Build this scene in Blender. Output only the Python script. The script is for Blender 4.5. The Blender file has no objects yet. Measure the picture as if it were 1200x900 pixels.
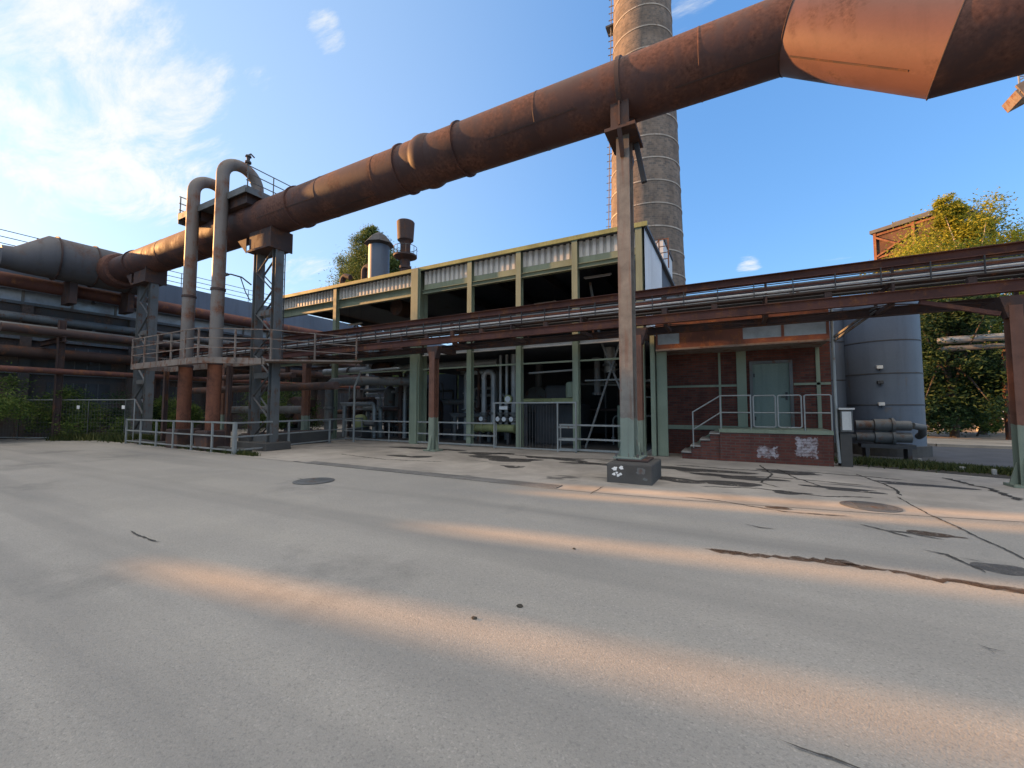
import bpy, bmesh, math, random
from mathutils import Vector, Matrix
random.seed(7)
R = math.radians
scene = bpy.context.scene
COL = scene.collection
OFF = {}

# ------------------------------------------------------------------ helpers
class MB:
    def __init__(s): s.v = []; s.f = []; s.cuts = []
    def cut(s): s.cuts.append((len(s.v), len(s.f))); return s
    def add(s, vs, fs):
        b = len(s.v); s.v += [tuple(p) for p in vs]; s.f += [tuple(i + b for i in f) for f in fs]; return s
    def box(s, x0, x1, y0, y1, z0, z1):
        vs = [(x, y, z) for z in (z0, z1) for y in (y0, y1) for x in (x0, x1)]
        return s.add(vs, [(0, 2, 3, 1), (4, 5, 7, 6), (0, 1, 5, 4), (2, 6, 7, 3), (0, 4, 6, 2), (1, 3, 7, 5)])
    def bevbox(s, x0, x1, y0, y1, z0, z1, b=.03):
        bm = bmesh.new(); bmesh.ops.create_cube(bm, size=1)
        for v in bm.verts:
            v.co = Vector((x0 + (v.co.x + .5) * (x1 - x0), y0 + (v.co.y + .5) * (y1 - y0), z0 + (v.co.z + .5) * (z1 - z0)))
        bmesh.ops.bevel(bm, geom=list(bm.edges), offset=b, segments=2, affect='EDGES', profile=.5)
        bm.verts.index_update()
        s.add([v.co[:] for v in bm.verts], [[v.index for v in f.verts] for f in bm.faces]); bm.free(); return s
    def frame(s, p0, p1, up=(0, 0, 1)):
        p0 = Vector(p0); p1 = Vector(p1); d = (p1 - p0); L = d.length; d.normalize()
        u = Vector(up)
        if abs(d.dot(u)) > .98: u = Vector((0, 1, 0))
        sd = d.cross(u).normalized(); u = sd.cross(d).normalized()
        return p0, d, sd, u, L
    def beam(s, p0, p1, w, h, up=(0, 0, 1)):
        p, d, sd, u, L = s.frame(p0, p1, up)
        vs = [p + d * a * L + sd * b * w / 2 + u * c * h / 2 for a in (0, 1) for b in (-1, 1) for c in (-1, 1)]
        return s.add(vs, [(0, 1, 3, 2), (4, 6, 7, 5), (0, 4, 5, 1), (2, 3, 7, 6), (0, 2, 6, 4), (1, 5, 7, 3)])
    def ibeam(s, p0, p1, w, h, t=.02, up=(0, 0, 1)):
        p, d, sd, u, L = s.frame(p0, p1, up); p1 = p + d * L
        s.beam(p + u * (h / 2 - t / 2), p1 + u * (h / 2 - t / 2), w, t, up)
        s.beam(p - u * (h / 2 - t / 2), p1 - u * (h / 2 - t / 2), w, t, up)
        return s.beam(p, p1, t, h - 2 * t, up)
    def channel(s, p0, p1, w, h, t=.015, up=(0, 0, 1), side=1):
        p, d, sd, u, L = s.frame(p0, p1, up); p1 = p + d * L
        s.beam(p + u * (h / 2 - t / 2), p1 + u * (h / 2 - t / 2), w, t, up)
        s.beam(p - u * (h / 2 - t / 2), p1 - u * (h / 2 - t / 2), w, t, up)
        o = sd * side * (w / 2 - t / 2)
        return s.beam(p + o, p1 + o, t, h - 2 * t, up)
    def tube(s, pts, r, n=10, caps=True):
        pts = [Vector(p) for p in pts]; m = len(pts)
        rs = r if isinstance(r, (list, tuple)) else [r] * m
        tang = []
        for i in range(m):
            a = pts[max(i - 1, 0)]; b = pts[min(i + 1, m - 1)]; t = (b - a)
            if 0 < i < m - 1: t = (pts[i] - pts[i - 1]).normalized() + (pts[i + 1] - pts[i]).normalized()
            tang.append(t.normalized())
        ref = Vector((0, 0, 1)) if abs(tang[0].z) < .9 else Vector((0, 1, 0))
        nrm = (ref - tang[0] * ref.dot(tang[0])).normalized()
        b0 = len(s.v); fs = []; vs = []
        for i in range(m):
            nrm = (nrm - tang[i] * nrm.dot(tang[i])).normalized(); bi = tang[i].cross(nrm)
            k = 1.0; kd = None
            if 0 < i < m - 1:
                din = (pts[i] - pts[i - 1]).normalized(); c = max(.35, din.dot(tang[i])); k = 1 / c
                kd = (din - tang[i] * din.dot(tang[i]))
                kd = kd.normalized() if kd.length > 1e-5 else None
            for j in range(n):
                a = 2 * math.pi * j / n; o = nrm * math.cos(a) + bi * math.sin(a)
                if kd is not None: o = o + kd * o.dot(kd) * (k - 1)
                vs.append(pts[i] + o * rs[i])
        for i in range(m - 1):
            for j in range(n):
                q = (j + 1) % n; fs.append((i * n + j, i * n + q, (i + 1) * n + q, (i + 1) * n + j))
        if caps: fs.append(tuple(range(n - 1, -1, -1))); fs.append(tuple((m - 1) * n + j for j in range(n)))
        return s.add(vs, fs)
    def lathe(s, prof, c=(0, 0, 0), n=32, axis='z'):
        vs = []; fs = []
        for r, z in prof:
            for j in range(n):
                a = 2 * math.pi * j / n; p = (r * math.cos(a), r * math.sin(a), z)
                if axis == 'x': p = (z, r * math.cos(a), r * math.sin(a))
                if axis == 'y': p = (r * math.sin(a), z, r * math.cos(a))
                vs.append((c[0] + p[0], c[1] + p[1], c[2] + p[2]))
        m = len(prof)
        for i in range(m - 1):
            for j in range(n):
                q = (j + 1) % n; fs.append((i * n + j, i * n + q, (i + 1) * n + q, (i + 1) * n + j))
        if prof[0][0] > 0: fs.append(tuple(range(n - 1, -1, -1)))
        if prof[-1][0] > 0: fs.append(tuple((m - 1) * n + j for j in range(n)))
        return s.add(vs, fs)
    def build(s, name, mat, parent=None, smooth=False, loc=None):
        if s.cuts:      # one object per marked piece
            cs = [c for c in s.cuts if c[0] > 0]; cs = [(0, 0)] + cs + [(len(s.v), len(s.f))]; s.cuts = []; o = None
            for (v0, f0), (v1, f1) in zip(cs[:-1], cs[1:]):
                if v1 == v0: continue
                p = MB(); p.v = s.v[v0:v1]; p.f = [tuple(i - v0 for i in f) for f in s.f[f0:f1]]; o = p.build(name, mat, parent, smooth, loc)
            return o
        off = Vector(OFF.get(parent.name, (0, 0, 0))) if parent else Vector((0, 0, 0))
        if loc is not None: off = Vector(loc)
        me = bpy.data.meshes.new(name)
        me.from_pydata([(p[0] - off.x, p[1] - off.y, p[2] - off.z) for p in s.v], [], s.f)
        me.materials.append(mat)
        if smooth:
            me.shade_smooth(); me.set_sharp_from_angle(angle=R(38))
        me.update()
        o = bpy.data.objects.new(name, me); COL.objects.link(o)
        if parent: o.parent = parent
        elif loc is not None: o.location = off
        OFF[o.name] = tuple(off)
        return o

def tag(o, label=None, cat=None, group=None, kind=None):
    if label: o['label'] = label
    if cat: o['category'] = cat
    if group: o['group'] = group
    if kind: o['kind'] = kind
    return o
def thing(name, label, cat, loc=(0, 0, 0), group=None):
    o = bpy.data.objects.new(name, None); COL.objects.link(o); o.location = loc
    o.empty_display_size = .3
    OFF[o.name] = tuple(loc); return tag(o, label, cat, group)
def dup(root, delta, label=None):
    """copy of a thing, its parts and their sub-parts, moved by delta"""
    r = root.copy(); COL.objects.link(r); r.location = Vector(root.location) + Vector(delta)
    if label: r['label'] = label
    for ch in list(root.children):
        c = ch.copy(); COL.objects.link(c); c.parent = r
        for g in list(ch.children):
            d = g.copy(); COL.objects.link(d); d.parent = c
    return r
def arc(c, r, a0, a1, n, plane='xz'):
    out = []
    for i in range(n + 1):
        a = R(a0 + (a1 - a0) * i / n); p, q = r * math.cos(a), r * math.sin(a)
        out.append({'xz': (c[0] + p, c[1], c[2] + q), 'yz': (c[0], c[1] + p, c[2] + q), 'xy': (c[0] + p, c[1] + q, c[2])}[plane])
    return out

# ------------------------------------------------------------------ materials
class NT:
    def __init__(s, name):
        s.m = bpy.data.materials.new(name); s.m.use_nodes = True; s.t = s.m.node_tree
        s.b = s.t.nodes['Principled BSDF']; s.tc = s.n('ShaderNodeTexCoord')
    def n(s, typ, **kw):
        o = s.t.nodes.new(typ)
        for k, v in kw.items(): setattr(o, k, v)
        return o
    def l(s, a, b): s.t.links.new(a, b)
    def inp(s, node, name, v):
        if hasattr(v, 'links') or isinstance(v, bpy.types.NodeSocket): s.l(v, node.inputs[name])
        else: node.inputs[name].default_value = v
    def noise(s, scale, detail=6, rough=.6, vec=None, dist=0):
        o = s.n('ShaderNodeTexNoise'); o.inputs['Scale'].default_value = scale; o.inputs['Detail'].default_value = detail
        o.inputs['Roughness'].default_value = rough; o.inputs['Distortion'].default_value = dist
        s.l(vec if vec is not None else s.tc.outputs['Object'], o.inputs['Vector']); return o.outputs['Fac']
    def scaled(s, sx, sy, sz, src=None):
        o = s.n('ShaderNodeMapping'); o.inputs['Scale'].default_value = (sx, sy, sz)
        s.l(src if src is not None else s.tc.outputs['Object'], o.inputs['Vector']); return o.outputs['Vector']
    def ramp(s, fac, stops):
        o = s.n('ShaderNodeValToRGB'); e = o.color_ramp.elements
        while len(e) < len(stops): e.new(.5)
        for i, (p, c) in enumerate(stops): e[i].position = p; e[i].color = (*c, 1) if len(c) == 3 else c
        s.l(fac, o.inputs['Fac']); return o.outputs['Color']
    def gray(s, fac, lo, hi): return s.ramp(fac, [(lo, (0, 0, 0)), (hi, (1, 1, 1))])
    def mix(s, f, a, b, typ='MIX'):
        o = s.n('ShaderNodeMix', data_type='RGBA', blend_type=typ)
        for i, v in ((0, f), (6, a), (7, b)):
            if isinstance(v, bpy.types.NodeSocket): s.l(v, o.inputs[i])
            elif i == 0: o.inputs[0].default_value = v
            else: o.inputs[i].default_value = (*v, 1)
        return o.outputs[2]
    def math(s, op, a, b=None, c=None, clamp=False):
        o = s.n('ShaderNodeMath', operation=op, use_clamp=clamp)
        for i, v in enumerate((a, b, c)):
            if v is None: continue
            if isinstance(v, bpy.types.NodeSocket): s.l(v, o.inputs[i])
            else: o.inputs[i].default_value = v
        return o.outputs[0]
    def posz(s):
        g = s.n('ShaderNodeNewGeometry'); x = s.n('ShaderNodeSeparateXYZ'); s.l(g.outputs['Position'], x.inputs[0]); return x.outputs['Z']
    def bump(s, h, strength=.3, dist=.02):
        o = s.n('ShaderNodeBump'); o.inputs['Strength'].default_value = strength; o.inputs['Distance'].default_value = dist
        s.l(h, o.inputs['Height']); s.l(o.outputs['Normal'], s.b.inputs['Normal'])
    def done(s, col, rough=.7, metal=0, spec=.3):
        s.inp(s.b, 'Base Color', col if isinstance(col, bpy.types.NodeSocket) else (*col, 1))
        s.inp(s.b, 'Roughness', rough); s.inp(s.b, 'Metallic', metal)
        s.b.inputs['Specular IOR Level'].default_value = spec
        return s.m

def weath(name, c, rust=(.10, .045, .025), amount=.3, scale=2.2, rough=.6, metal=0, var=.25, zsplit=None, upper=None, bump=.15, spec=.35):
    """painted or bare metal with dirt streaks and rust blooms; zsplit: a second coat above that height"""
    t = NT(name)
    n1 = t.noise(scale, 8, .65); n2 = t.noise(scale * .35, 4, .5)
    st = t.noise(scale * 3, 5, .6, t.scaled(1, 1, .07))
    fine = t.noise(scale * 14, 4, .6)
    base = t.mix(t.gray(n2, .3, .7), tuple(x * (1 - var) for x in c), tuple(min(1, x * (1 + var * .7)) for x in c))
    base = t.mix(t.math('MULTIPLY', t.gray(st, .5, .72), .45), base, tuple(x * .55 for x in c))
    if zsplit is not None:
        up = t.mix(t.gray(n1, .35, .65), tuple(x * .75 for x in upper), tuple(x * 1.3 for x in upper))
        up = t.mix(t.math('MULTIPLY', t.gray(st, .48, .66), .6), up, rust)
        zz = t.math('ADD', t.posz(), t.math('MULTIPLY', t.math('SUBTRACT', n1, .5), .35))
        f = t.math('GREATER_THAN', zz, zsplit)
        base = t.mix(f, base, up)
    rc = t.mix(t.gray(fine, .3, .7), tuple(x * .6 for x in rust), tuple(min(1, x * 1.7) for x in rust))
    f = t.gray(t.math('ADD', t.math('MULTIPLY', n1, .7), t.math('MULTIPLY', st, .3)), .66 - amount * .42, .74 - amount * .34)
    col = t.mix(f, base, rc)
    col = t.mix(t.math('MULTIPLY', t.gray(fine, .35, .75), .25), col, t.mix(.5, col, (.02, .02, .02)))
    t.bump(t.math('ADD', fine, n1), bump, .01)
    rg = t.math('ADD', rough, t.math('MULTIPLY', f, .2), clamp=True)
    return t.done(col, rg, metal, spec)

def m_brick(name, c1, c2, mortar, su, sv, axis='xz', bw=.25, bh=.083, cyl=None, patch=None):
    t = NT(name)
    x = t.n('ShaderNodeSeparateXYZ'); t.l(t.tc.outputs['Object'], x.inputs[0])
    cm = t.n('ShaderNodeCombineXYZ')
    if cyl:
        a = t.math('ARCTAN2', x.outputs['Y'], x.outputs['X']); t.l(t.math('MULTIPLY', a, cyl), cm.inputs[0]); t.l(x.outputs['Z'], cm.inputs[1])
    else:
        u = t.math('ADD', x.outputs['X'], x.outputs['Y']); t.l(u, cm.inputs[0]); t.l(x.outputs['Z'], cm.inputs[1])
    b = t.n('ShaderNodeTexBrick'); t.l(cm.outputs[0], b.inputs['Vector'])
    b.inputs['Scale'].default_value = 1; b.inputs['Brick Width'].default_value = bw; b.inputs['Row Height'].default_value = bh
    b.inputs['Mortar Size'].default_value = .012; b.inputs['Mortar Smooth'].default_value = .3
    b.inputs['Color1'].default_value = (*c1, 1); b.inputs['Color2'].default_value = (*c2, 1); b.inputs['Mortar'].default_value = (*mortar, 1)
    big = t.noise(.8, 6, .6); mid = t.noise(5, 6, .6); soot = t.noise(2.2, 7, .7, t.scaled(1, 1, .25))
    col = t.mix(t.math('MULTIPLY', t.gray(big, .4, .7), .6), b.outputs['Color'], tuple(v * .45 for v in c1))
    col = t.mix(t.math('MULTIPLY', t.gray(mid, .55, .75), .35), col, mortar)
    col = t.mix(t.math('MULTIPLY', t.gray(soot, .45, .70), .45), col, tuple(v * .35 for v in c2))
    if patch:   # lost whitewash on parts of the wall: (x, z, half width, half height) in object space
        for px, pz, hw, hh, amt in patch:
            dx = t.math('DIVIDE', t.math('ABSOLUTE', t.math('SUBTRACT', x.outputs['X'], px)), hw)
            dz = t.math('DIVIDE', t.math('ABSOLUTE', t.math('SUBTRACT', x.outputs['Z'], pz)), hh)
            d = t.math('MAXIMUM', dx, dz)
            e = t.math('ADD', d, t.math('MULTIPLY', t.math('SUBTRACT', t.noise(9, 6, .7), .5), amt))
            f = t.gray(e, .9, 1.05); inv = t.math('SUBTRACT', 1, f)
            inv = t.math('MULTIPLY', inv, t.gray(t.math('ADD', t.math('MULTIPLY', t.noise(7, 7, .75), .8), t.math('MULTIPLY', b.outputs['Fac'], -.06)), .27, .46))
            col = t.mix(t.math('MULTIPLY', inv, .8), col, t.mix(t.gray(mid, .3, .7), (.34, .32, .34), (.52, .52, .56)))
    t.bump(t.math('ADD', t.math('MULTIPLY', b.outputs['Fac'], -1), t.math('MULTIPLY', mid, .4)), .5, .012)
    return t.done(col, .85, 0, .2)

def m_foliage(name, dark, mid, light, trans=.35):
    t = NT(name)
    g = t.n('ShaderNodeNewGeometry'); big = t.noise(.45, 3, .5)
    f = t.math('ADD', t.math('MULTIPLY', g.outputs['Random Per Island'], .6), t.math('MULTIPLY', big, .5))
    col = t.ramp(f, [(.25, dark), (.55, mid), (.9, light)])
    t.done(col, .6, 0, .25)
    tr = t.n('ShaderNodeBsdfTranslucent'); t.l(col, tr.inputs['Color'])
    mx = t.n('ShaderNodeMixShader'); mx.inputs[0].default_value = trans
    t.l(t.b.outputs[0], mx.inputs[1]); t.l(tr.outputs[0], mx.inputs[2])
    t.l(mx.outputs[0], t.t.nodes['Material Output'].inputs['Surface'])
    return t.m

def m_asphalt():
    t = NT('asphalt')
    ag = t.noise(130, 2, .6); ag2 = t.noise(42, 4, .7); big = t.noise(.22, 5, .6); mid = t.noise(1.3, 6, .65)
    tr = t.noise(.7, 5, .6, t.scaled(.10, 1, 1))
    v = t.n('ShaderNodeTexVoronoi'); v.inputs['Scale'].default_value = 95; t.l(t.tc.outputs['Object'], v.inputs['Vector'])
    col = t.mix(t.gray(big, .3, .7), (.226, .216, .193), (.30, .284, .252))
    col = t.mix(t.math('MULTIPLY', t.gray(tr, .4, .7), .5), col, (.20, .196, .19))
    col = t.mix(t.math('MULTIPLY', t.gray(mid, .5, .78), .35), col, (.345, .325, .285))
    col = t.mix(t.math('MULTIPLY', t.gray(ag, .38, .62), .2), col, t.mix(.5, col, (.5, .48, .45)))
    pit = t.math('MULTIPLY', t.gray(ag2, .52, .66), t.gray(v.outputs['Distance'], .25, .55))
    col = t.mix(t.math('MULTIPLY', pit, .42), col, (.08, .078, .075))
    rr_ = t.n('ShaderNodeSeparateColor'); t.l(v.outputs['Color'], rr_.inputs[0])
    col = t.mix(t.math('MULTIPLY', t.gray(rr_.outputs[0], .86, .95), .28), col, (.12, .115, .11))
    col = t.mix(t.math('MULTIPLY', t.gray(rr_.outputs[1], .88, .96), .2), col, (.5, .47, .42))
    wv = t.n('ShaderNodeMapping'); wv.inputs['Rotation'].default_value = (0, 0, R(62)); wv.inputs['Scale'].default_value = (.06, .9, 1); t.l(t.tc.outputs['Object'], wv.inputs['Vector'])
    wear = t.noise(.9, 4, .55, wv.outputs['Vector'])
    col = t.mix(t.math('MULTIPLY', t.gray(wear, .50, .66), .5), col, (.145, .143, .138))
    stn = t.gray(t.noise(.55, 7, .7, dist=.6), .60, .70)
    col = t.mix(t.math('MULTIPLY', stn, .3), col, (.14, .137, .13))
    pt = t.n('ShaderNodeTexVoronoi'); pt.inputs['Scale'].default_value = .42; pt.feature = 'F1'; t.l(t.tc.outputs['Object'], pt.inputs['Vector'])
    pc = t.n('ShaderNodeSeparateColor'); t.l(pt.outputs['Color'], pc.inputs[0])
    edge = t.math('ADD', pt.outputs['Distance'], t.math('MULTIPLY', t.math('SUBTRACT', mid, .5), .9))
    oil = t.math('MULTIPLY', t.math('SUBTRACT', 1, t.gray(edge, .12, .34)), t.math('GREATER_THAN', pc.outputs[0], .45))
    col = t.mix(t.math('MULTIPLY', oil, .38), col, (.10, .098, .094))
    grit = t.gray(t.noise(9, 6, .75), .60, .72)
    col = t.mix(t.math('MULTIPLY', grit, .25), col, (.12, .115, .108))
    h = t.math('ADD', t.math('MULTIPLY', v.outputs['Distance'], -.9), t.math('ADD', ag, t.math('MULTIPLY', ag2, 1.0)))
    t.bump(h, .32, .009)
    return t.done(col, .88, 0, .25)

def m_concrete(name='yard_concrete', c=(.31, .285, .25), stains=.62, bump=.25):
    t = NT(name)
    n = t.noise(.5, 8, .65, dist=.4); m = t.noise(2.2, 8, .7, t.scaled(.45, 1, 1), dist=.5); f = t.noise(40, 4, .7)
    w = t.noise(.9, 6, .6, t.scaled(.45, 1.2, 1), dist=.8)
    col = t.mix(t.gray(n, .35, .65), tuple(x * .72 for x in c), tuple(x * 1.2 for x in c))
    col = t.mix(t.math('MULTIPLY', t.gray(m, .5, .75), .4), col, tuple(x * .55 for x in c))
    col = t.mix(t.math('MULTIPLY', t.gray(w, stains, stains + .05), .8), col, (.052, .049, .047))
    col = t.mix(t.math('MULTIPLY', t.gray(f, .5, .75), .25), col, tuple(x * .4 for x in c))
    t.bump(t.math('ADD', f, m), bump, .01)
    return t.done(col, t.math('SUBTRACT', .85, t.math('MULTIPLY', t.gray(w, stains, stains + .05), .3)), 0, .3)

def m_plain(name, c, rough=.7, var=.2, scale=6, metal=0, spec=.3, bump=.1):
    t = NT(name); n = t.noise(scale, 6, .65); k = t.noise(scale * 8, 3, .6)
    col = t.mix(t.gray(n, .3, .7), tuple(x * (1 - var) for x in c), tuple(min(1, x * (1 + var)) for x in c))
    t.bump(t.math('ADD', n, k), bump, .01); return t.done(col, rough, metal, spec)

M = {}
M['asphalt'] = m_asphalt()
M['concrete'] = m_concrete()
M['plinth'] = m_concrete('plinth_concrete', (.075, .072, .068), .66, .6)
M['gravel'] = m_concrete('gravel', (.27, .24, .20), .8, .5)
M['road'] = m_plain('side_road_asphalt', (.06, .062, .068), .8, .25, 1.5)
def m_decal(name, c, cover=.5, scale=9, rough=.9, soft=.12, strength=.9):
    """stain whose edges and inside break up over the paving below"""
    t = NT(name); n = t.noise(scale, 7, .7); k = t.noise(scale * 5, 4, .65)
    col = t.mix(t.gray(k, .3, .7), tuple(x * .65 for x in c), tuple(x * 1.35 for x in c))
    t.bump(k, .3, .008); t.done(col, rough, 0, .25)
    f = t.gray(t.math('ADD', t.math('MULTIPLY', n, .7), t.math('MULTIPLY', k, .3)), .5 - (cover - .5) * .4 - soft, .5 - (cover - .5) * .4 + soft)
    tr = t.n('ShaderNodeBsdfTransparent'); mx = t.n('ShaderNodeMixShader')
    t.l(t.math('MULTIPLY', f, strength), mx.inputs[0]); t.l(tr.outputs[0], mx.inputs[1]); t.l(t.b.outputs[0], mx.inputs[2])
    t.l(mx.outputs[0], t.t.nodes['Material Output'].inputs['Surface']); return t.m
M['crack'] = m_decal('crack_dirt', (.04, .037, .034), .8, 14, .95, .1, .9)
M['earth'] = m_plain('brown_earth', (.16, .10, .065), .95, .35, 3)
M['plinth2'] = m_plain('weathered_stone', (.28, .27, .25), .9, .3, 8)
M['soil'] = m_plain('verge_soil', (.045, .04, .032), .95, .4, 8)
M['silt'] = m_decal('brown_silt', (.062, .042, .030), .66, 11, .95, .12, .95)
M['tar'] = m_decal('tar_patch', (.07, .07, .072), .7, 9, .85, .15, .85)
M['wet'] = m_decal('damp_patch', (.05, .047, .045), .68, 2.6, .6, .05, .92)
M['pipe'] = weath('gas_pipe_rust', (.066, .035, .032), (.092, .042, .030), .5, .9, .62, 0, .4, bump=.25, spec=.25)
M['mitre'] = weath('bend_sunlit_rust', (.112, .056, .048), (.085, .043, .036), .35, 1.2, .6, 0, .15, bump=.08)  # paler than the pipe: the bend's sunlit tone is put into the colour
M['rust'] = weath('rack_rust', (.105, .042, .032), (.16, .065, .03), .35, 2.5, .75, 0, .35, bump=.25)
M['rust_dark'] = weath('dark_rust', (.055, .034, .03), (.10, .045, .025), .35, 2.2, .75, 0, .35, bump=.25)
M['rust_orange'] = weath('orange_rust', (.17, .075, .04), (.10, .04, .025), .35, 2.0, .8, 0, .35, bump=.25)
M['rackpost'] = weath('rack_post_paint', (.19, .225, .175), (.16, .06, .03), .12, 2.5, .65, 0, .2, zsplit=1.25, upper=(.13, .062, .042))
M['mainpost'] = weath('main_post_paint', (.18, .225, .195), (.12, .06, .04), .2, 3, .6, 0, .2, zsplit=1.35, upper=(.15, .143, .13))
M['green'] = weath('sage_paint', (.20, .24, .175), (.14, .08, .04), .05, 2.5, .55, 0, .15, bump=.06)
M['yellowgreen'] = weath('yellow_green_paint', (.25, .27, .12), (.10, .08, .03), .15, 5, .55, 0, .25)
M['clad'] = weath('pale_cladding', (.58, .58, .56), (.30, .22, .15), -.25, 1.6, .5, 0, .15, bump=.04)
M['clad_white'] = weath('white_cladding', (.62, .65, .68), (.3, .25, .2), .0, 1.6, .5, 0, .1, bump=.04)
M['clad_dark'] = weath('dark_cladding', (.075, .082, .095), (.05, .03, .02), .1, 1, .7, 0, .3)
M['galv'] = weath('galvanised', (.27, .285, .28), (.17, .095, .055), .16, 4, .5, .2, .2, bump=.05)
M['silver'] = weath('lagging_silver', (.27, .28, .28), (.12, .07, .05), .2, 3, .45, .35, .25)
M['steel'] = weath('grey_steel', (.11, .115, .115), (.10, .05, .03), .3, 3, .6, .1, .3)
M['grate'] = weath('worn_grate', (.19, .18, .165), (.12, .075, .05), .2, 3, .7, 0, .3)
M['duct'] = weath('duct_plate', (.07, .07, .075), (.08, .05, .04), .35, .8, .65, 0, .35)
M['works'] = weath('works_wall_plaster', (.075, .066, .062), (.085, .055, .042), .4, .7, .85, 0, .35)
M['walkway'] = weath('walkway_paint', (.20, .165, .14), (.13, .06, .035), .4, 3, .75, 0, .3)
M['darksteel'] = weath('black_steel', (.05, .052, .056), (.05, .028, .02), .25, 3, .65, 0, .3)
M['standpipe'] = weath('standpipe_coat', (.165, .145, .13), (.13, .06, .036), .4, 1.6, .6, 0, .25, zsplit=None)
M['standlow'] = weath('standpipe_orange', (.21, .075, .038), (.10, .04, .025), .55, 2.2, .75, 0, .3)
M['tank'] = weath('tank_paint', (.10, .125, .165), (.10, .085, .075), .16, 1.3, .5, 0, .15, bump=.05)
M['brick'] = m_brick('red_brick', (.15, .05, .036), (.075, .028, .024), (.075, .06, .052), 1, 1)
M['brickdock'] = m_brick('dock_brick', (.17, .06, .045), (.10, .038, .032), (.10, .082, .075), 1, 1,
                         patch=[(.82, .50, .25, .27, 1.3), (-.12, .32, .24, .15, 2.6)])
M['hoop'] = weath('hoop_steel', (.36, .33, .29), (.2, .13, .09), .25, 3, .7, 0, .3)
M['chimney'] = m_brick('chimney_brick', (.215, .172, .14), (.115, .104, .097), (.20, .175, .15), 1, 1, cyl=2.9, bw=.30, bh=.16)
M['farbrick'] = m_brick('far_brick', (.11, .058, .042), (.075, .04, .03), (.09, .068, .055), 1, 1)
M['door'] = weath('door_paint', (.14, .185, .16), (.08, .06, .04), .05, 2, .6, 0, .15)
M['white'] = m_plain('white_paint', (.75, .75, .74), .5, .1)
M['red'] = m_plain('red_sign_paint', (.55, .04, .03), .5, .1)
M['black'] = m_plain('black_paint', (.02, .02, .02), .5, .1)
M['pane'] = m_plain('dusty_pane', (.20, .25, .30), .25, .25, 2, 0, .6, .02)
M['trunk'] = m_plain('bark', (.06, .05, .042), .9, .4, 5, bump=.6)
M['birch'] = m_plain('pale_bark', (.34, .31, .27), .85, .4, 4, bump=.4)
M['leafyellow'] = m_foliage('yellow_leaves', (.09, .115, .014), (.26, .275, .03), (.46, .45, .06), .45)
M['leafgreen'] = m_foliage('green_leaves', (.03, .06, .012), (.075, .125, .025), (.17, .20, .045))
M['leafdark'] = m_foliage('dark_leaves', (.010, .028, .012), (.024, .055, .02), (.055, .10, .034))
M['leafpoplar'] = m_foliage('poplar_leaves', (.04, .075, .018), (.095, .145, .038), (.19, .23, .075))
M['grass'] = m_foliage('grass_blades', (.02, .035, .01), (.045, .06, .015), (.10, .10, .03), .2)

# ------------------------------------------------------------------ ground
def sheet(name, pts, z, mat, label=None, cat=None, kind='structure'):
    b = MB(); b.add([(x, y, z) for x, y in pts], [tuple(range(len(pts)))])
    o = b.build(name, mat); tag(o, kind=kind)
    return o
sheet('ground', [(-300, -200), (300, -200), (300, 420), (-300, 420)], 0, M['asphalt'])
apron = [(-30, 8.4), (-22, 8.1), (-14.25, 7.93), (-9.1, 7.81), (-5.6, 7.7), (-3.2, 7.64), (-.8, 7.81), (1.6, 8.16), (3.6, 8.56), (6.2, 9.1), (6.2, 13.2), (4.6, 13.9), (2.9, 14.6), (2.9, 26), (-30, 26)]
sheet('concrete_apron', apron, .006, M['concrete'])
sheet('side_road', [(5.0, 15.6), (40, 9.5), (60, 9.5), (60, 17), (7.5, 23.5), (3.5, 26), (2.9, 26), (2.9, 17)], .006, M['road'])
sheet('gravel_lot', [(3.5, 26.3), (7.5, 23.8), (60, 17.3), (90, 60), (60, 66), (3, 66)], .006, M['gravel'])
# kerb between road and gravel
kb = MB(); kb.beam((3.5, 26.15, .05), (7.5, 23.65, .05), .18, .12); kb.beam((7.52, 23.64, .05), (60, 17.15, .05), .18, .12)
tag(kb.build('road_kerb', M['concrete']), kind='structure')

rng = random.Random(3)
def ribbon(pts, w, z, mat, name, jit=.5, closed_ends=True):
    """an irregular crack or silt line following ground points"""
    P = []
    for i in range(len(pts) - 1):
        a = Vector((*pts[i], 0)); c = Vector((*pts[i + 1], 0)); n = max(2, int((c - a).length / .05))
        n = min(n, 40)
        for k in range(n): P.append(a.lerp(c, k / n))
    P.append(Vector((*pts[-1], 0)))
    L = []; Rr = []; dr = 0
    for i, p in enumerate(P):
        t = (P[min(i + 1, len(P) - 1)] - P[max(i - 1, 0)]).normalized(); nr = Vector((-t.y, t.x, 0))
        e = min(1, i / 3, (len(P) - 1 - i) / 3); dr = dr * .8 + rng.uniform(-1, 1) * w * .35
        wl = w * e * (1 + jit * rng.uniform(-1, 1.4)); wr = w * e * (1 + jit * rng.uniform(-1, 1.4))
        L.append(p + nr * (dr + abs(wl) * .5)); Rr.append(p + nr * (dr - abs(wr) * .5))
    b = MB(); n = len(P)
    vs = [(q.x, q.y, z) for q in L] + [(q.x, q.y, z) for q in Rr]
    b.add(vs, [(i, n + i, n + i + 1, i + 1) for i in range(n - 1)])
    return tag(b.build(name, mat), kind='structure')
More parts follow.
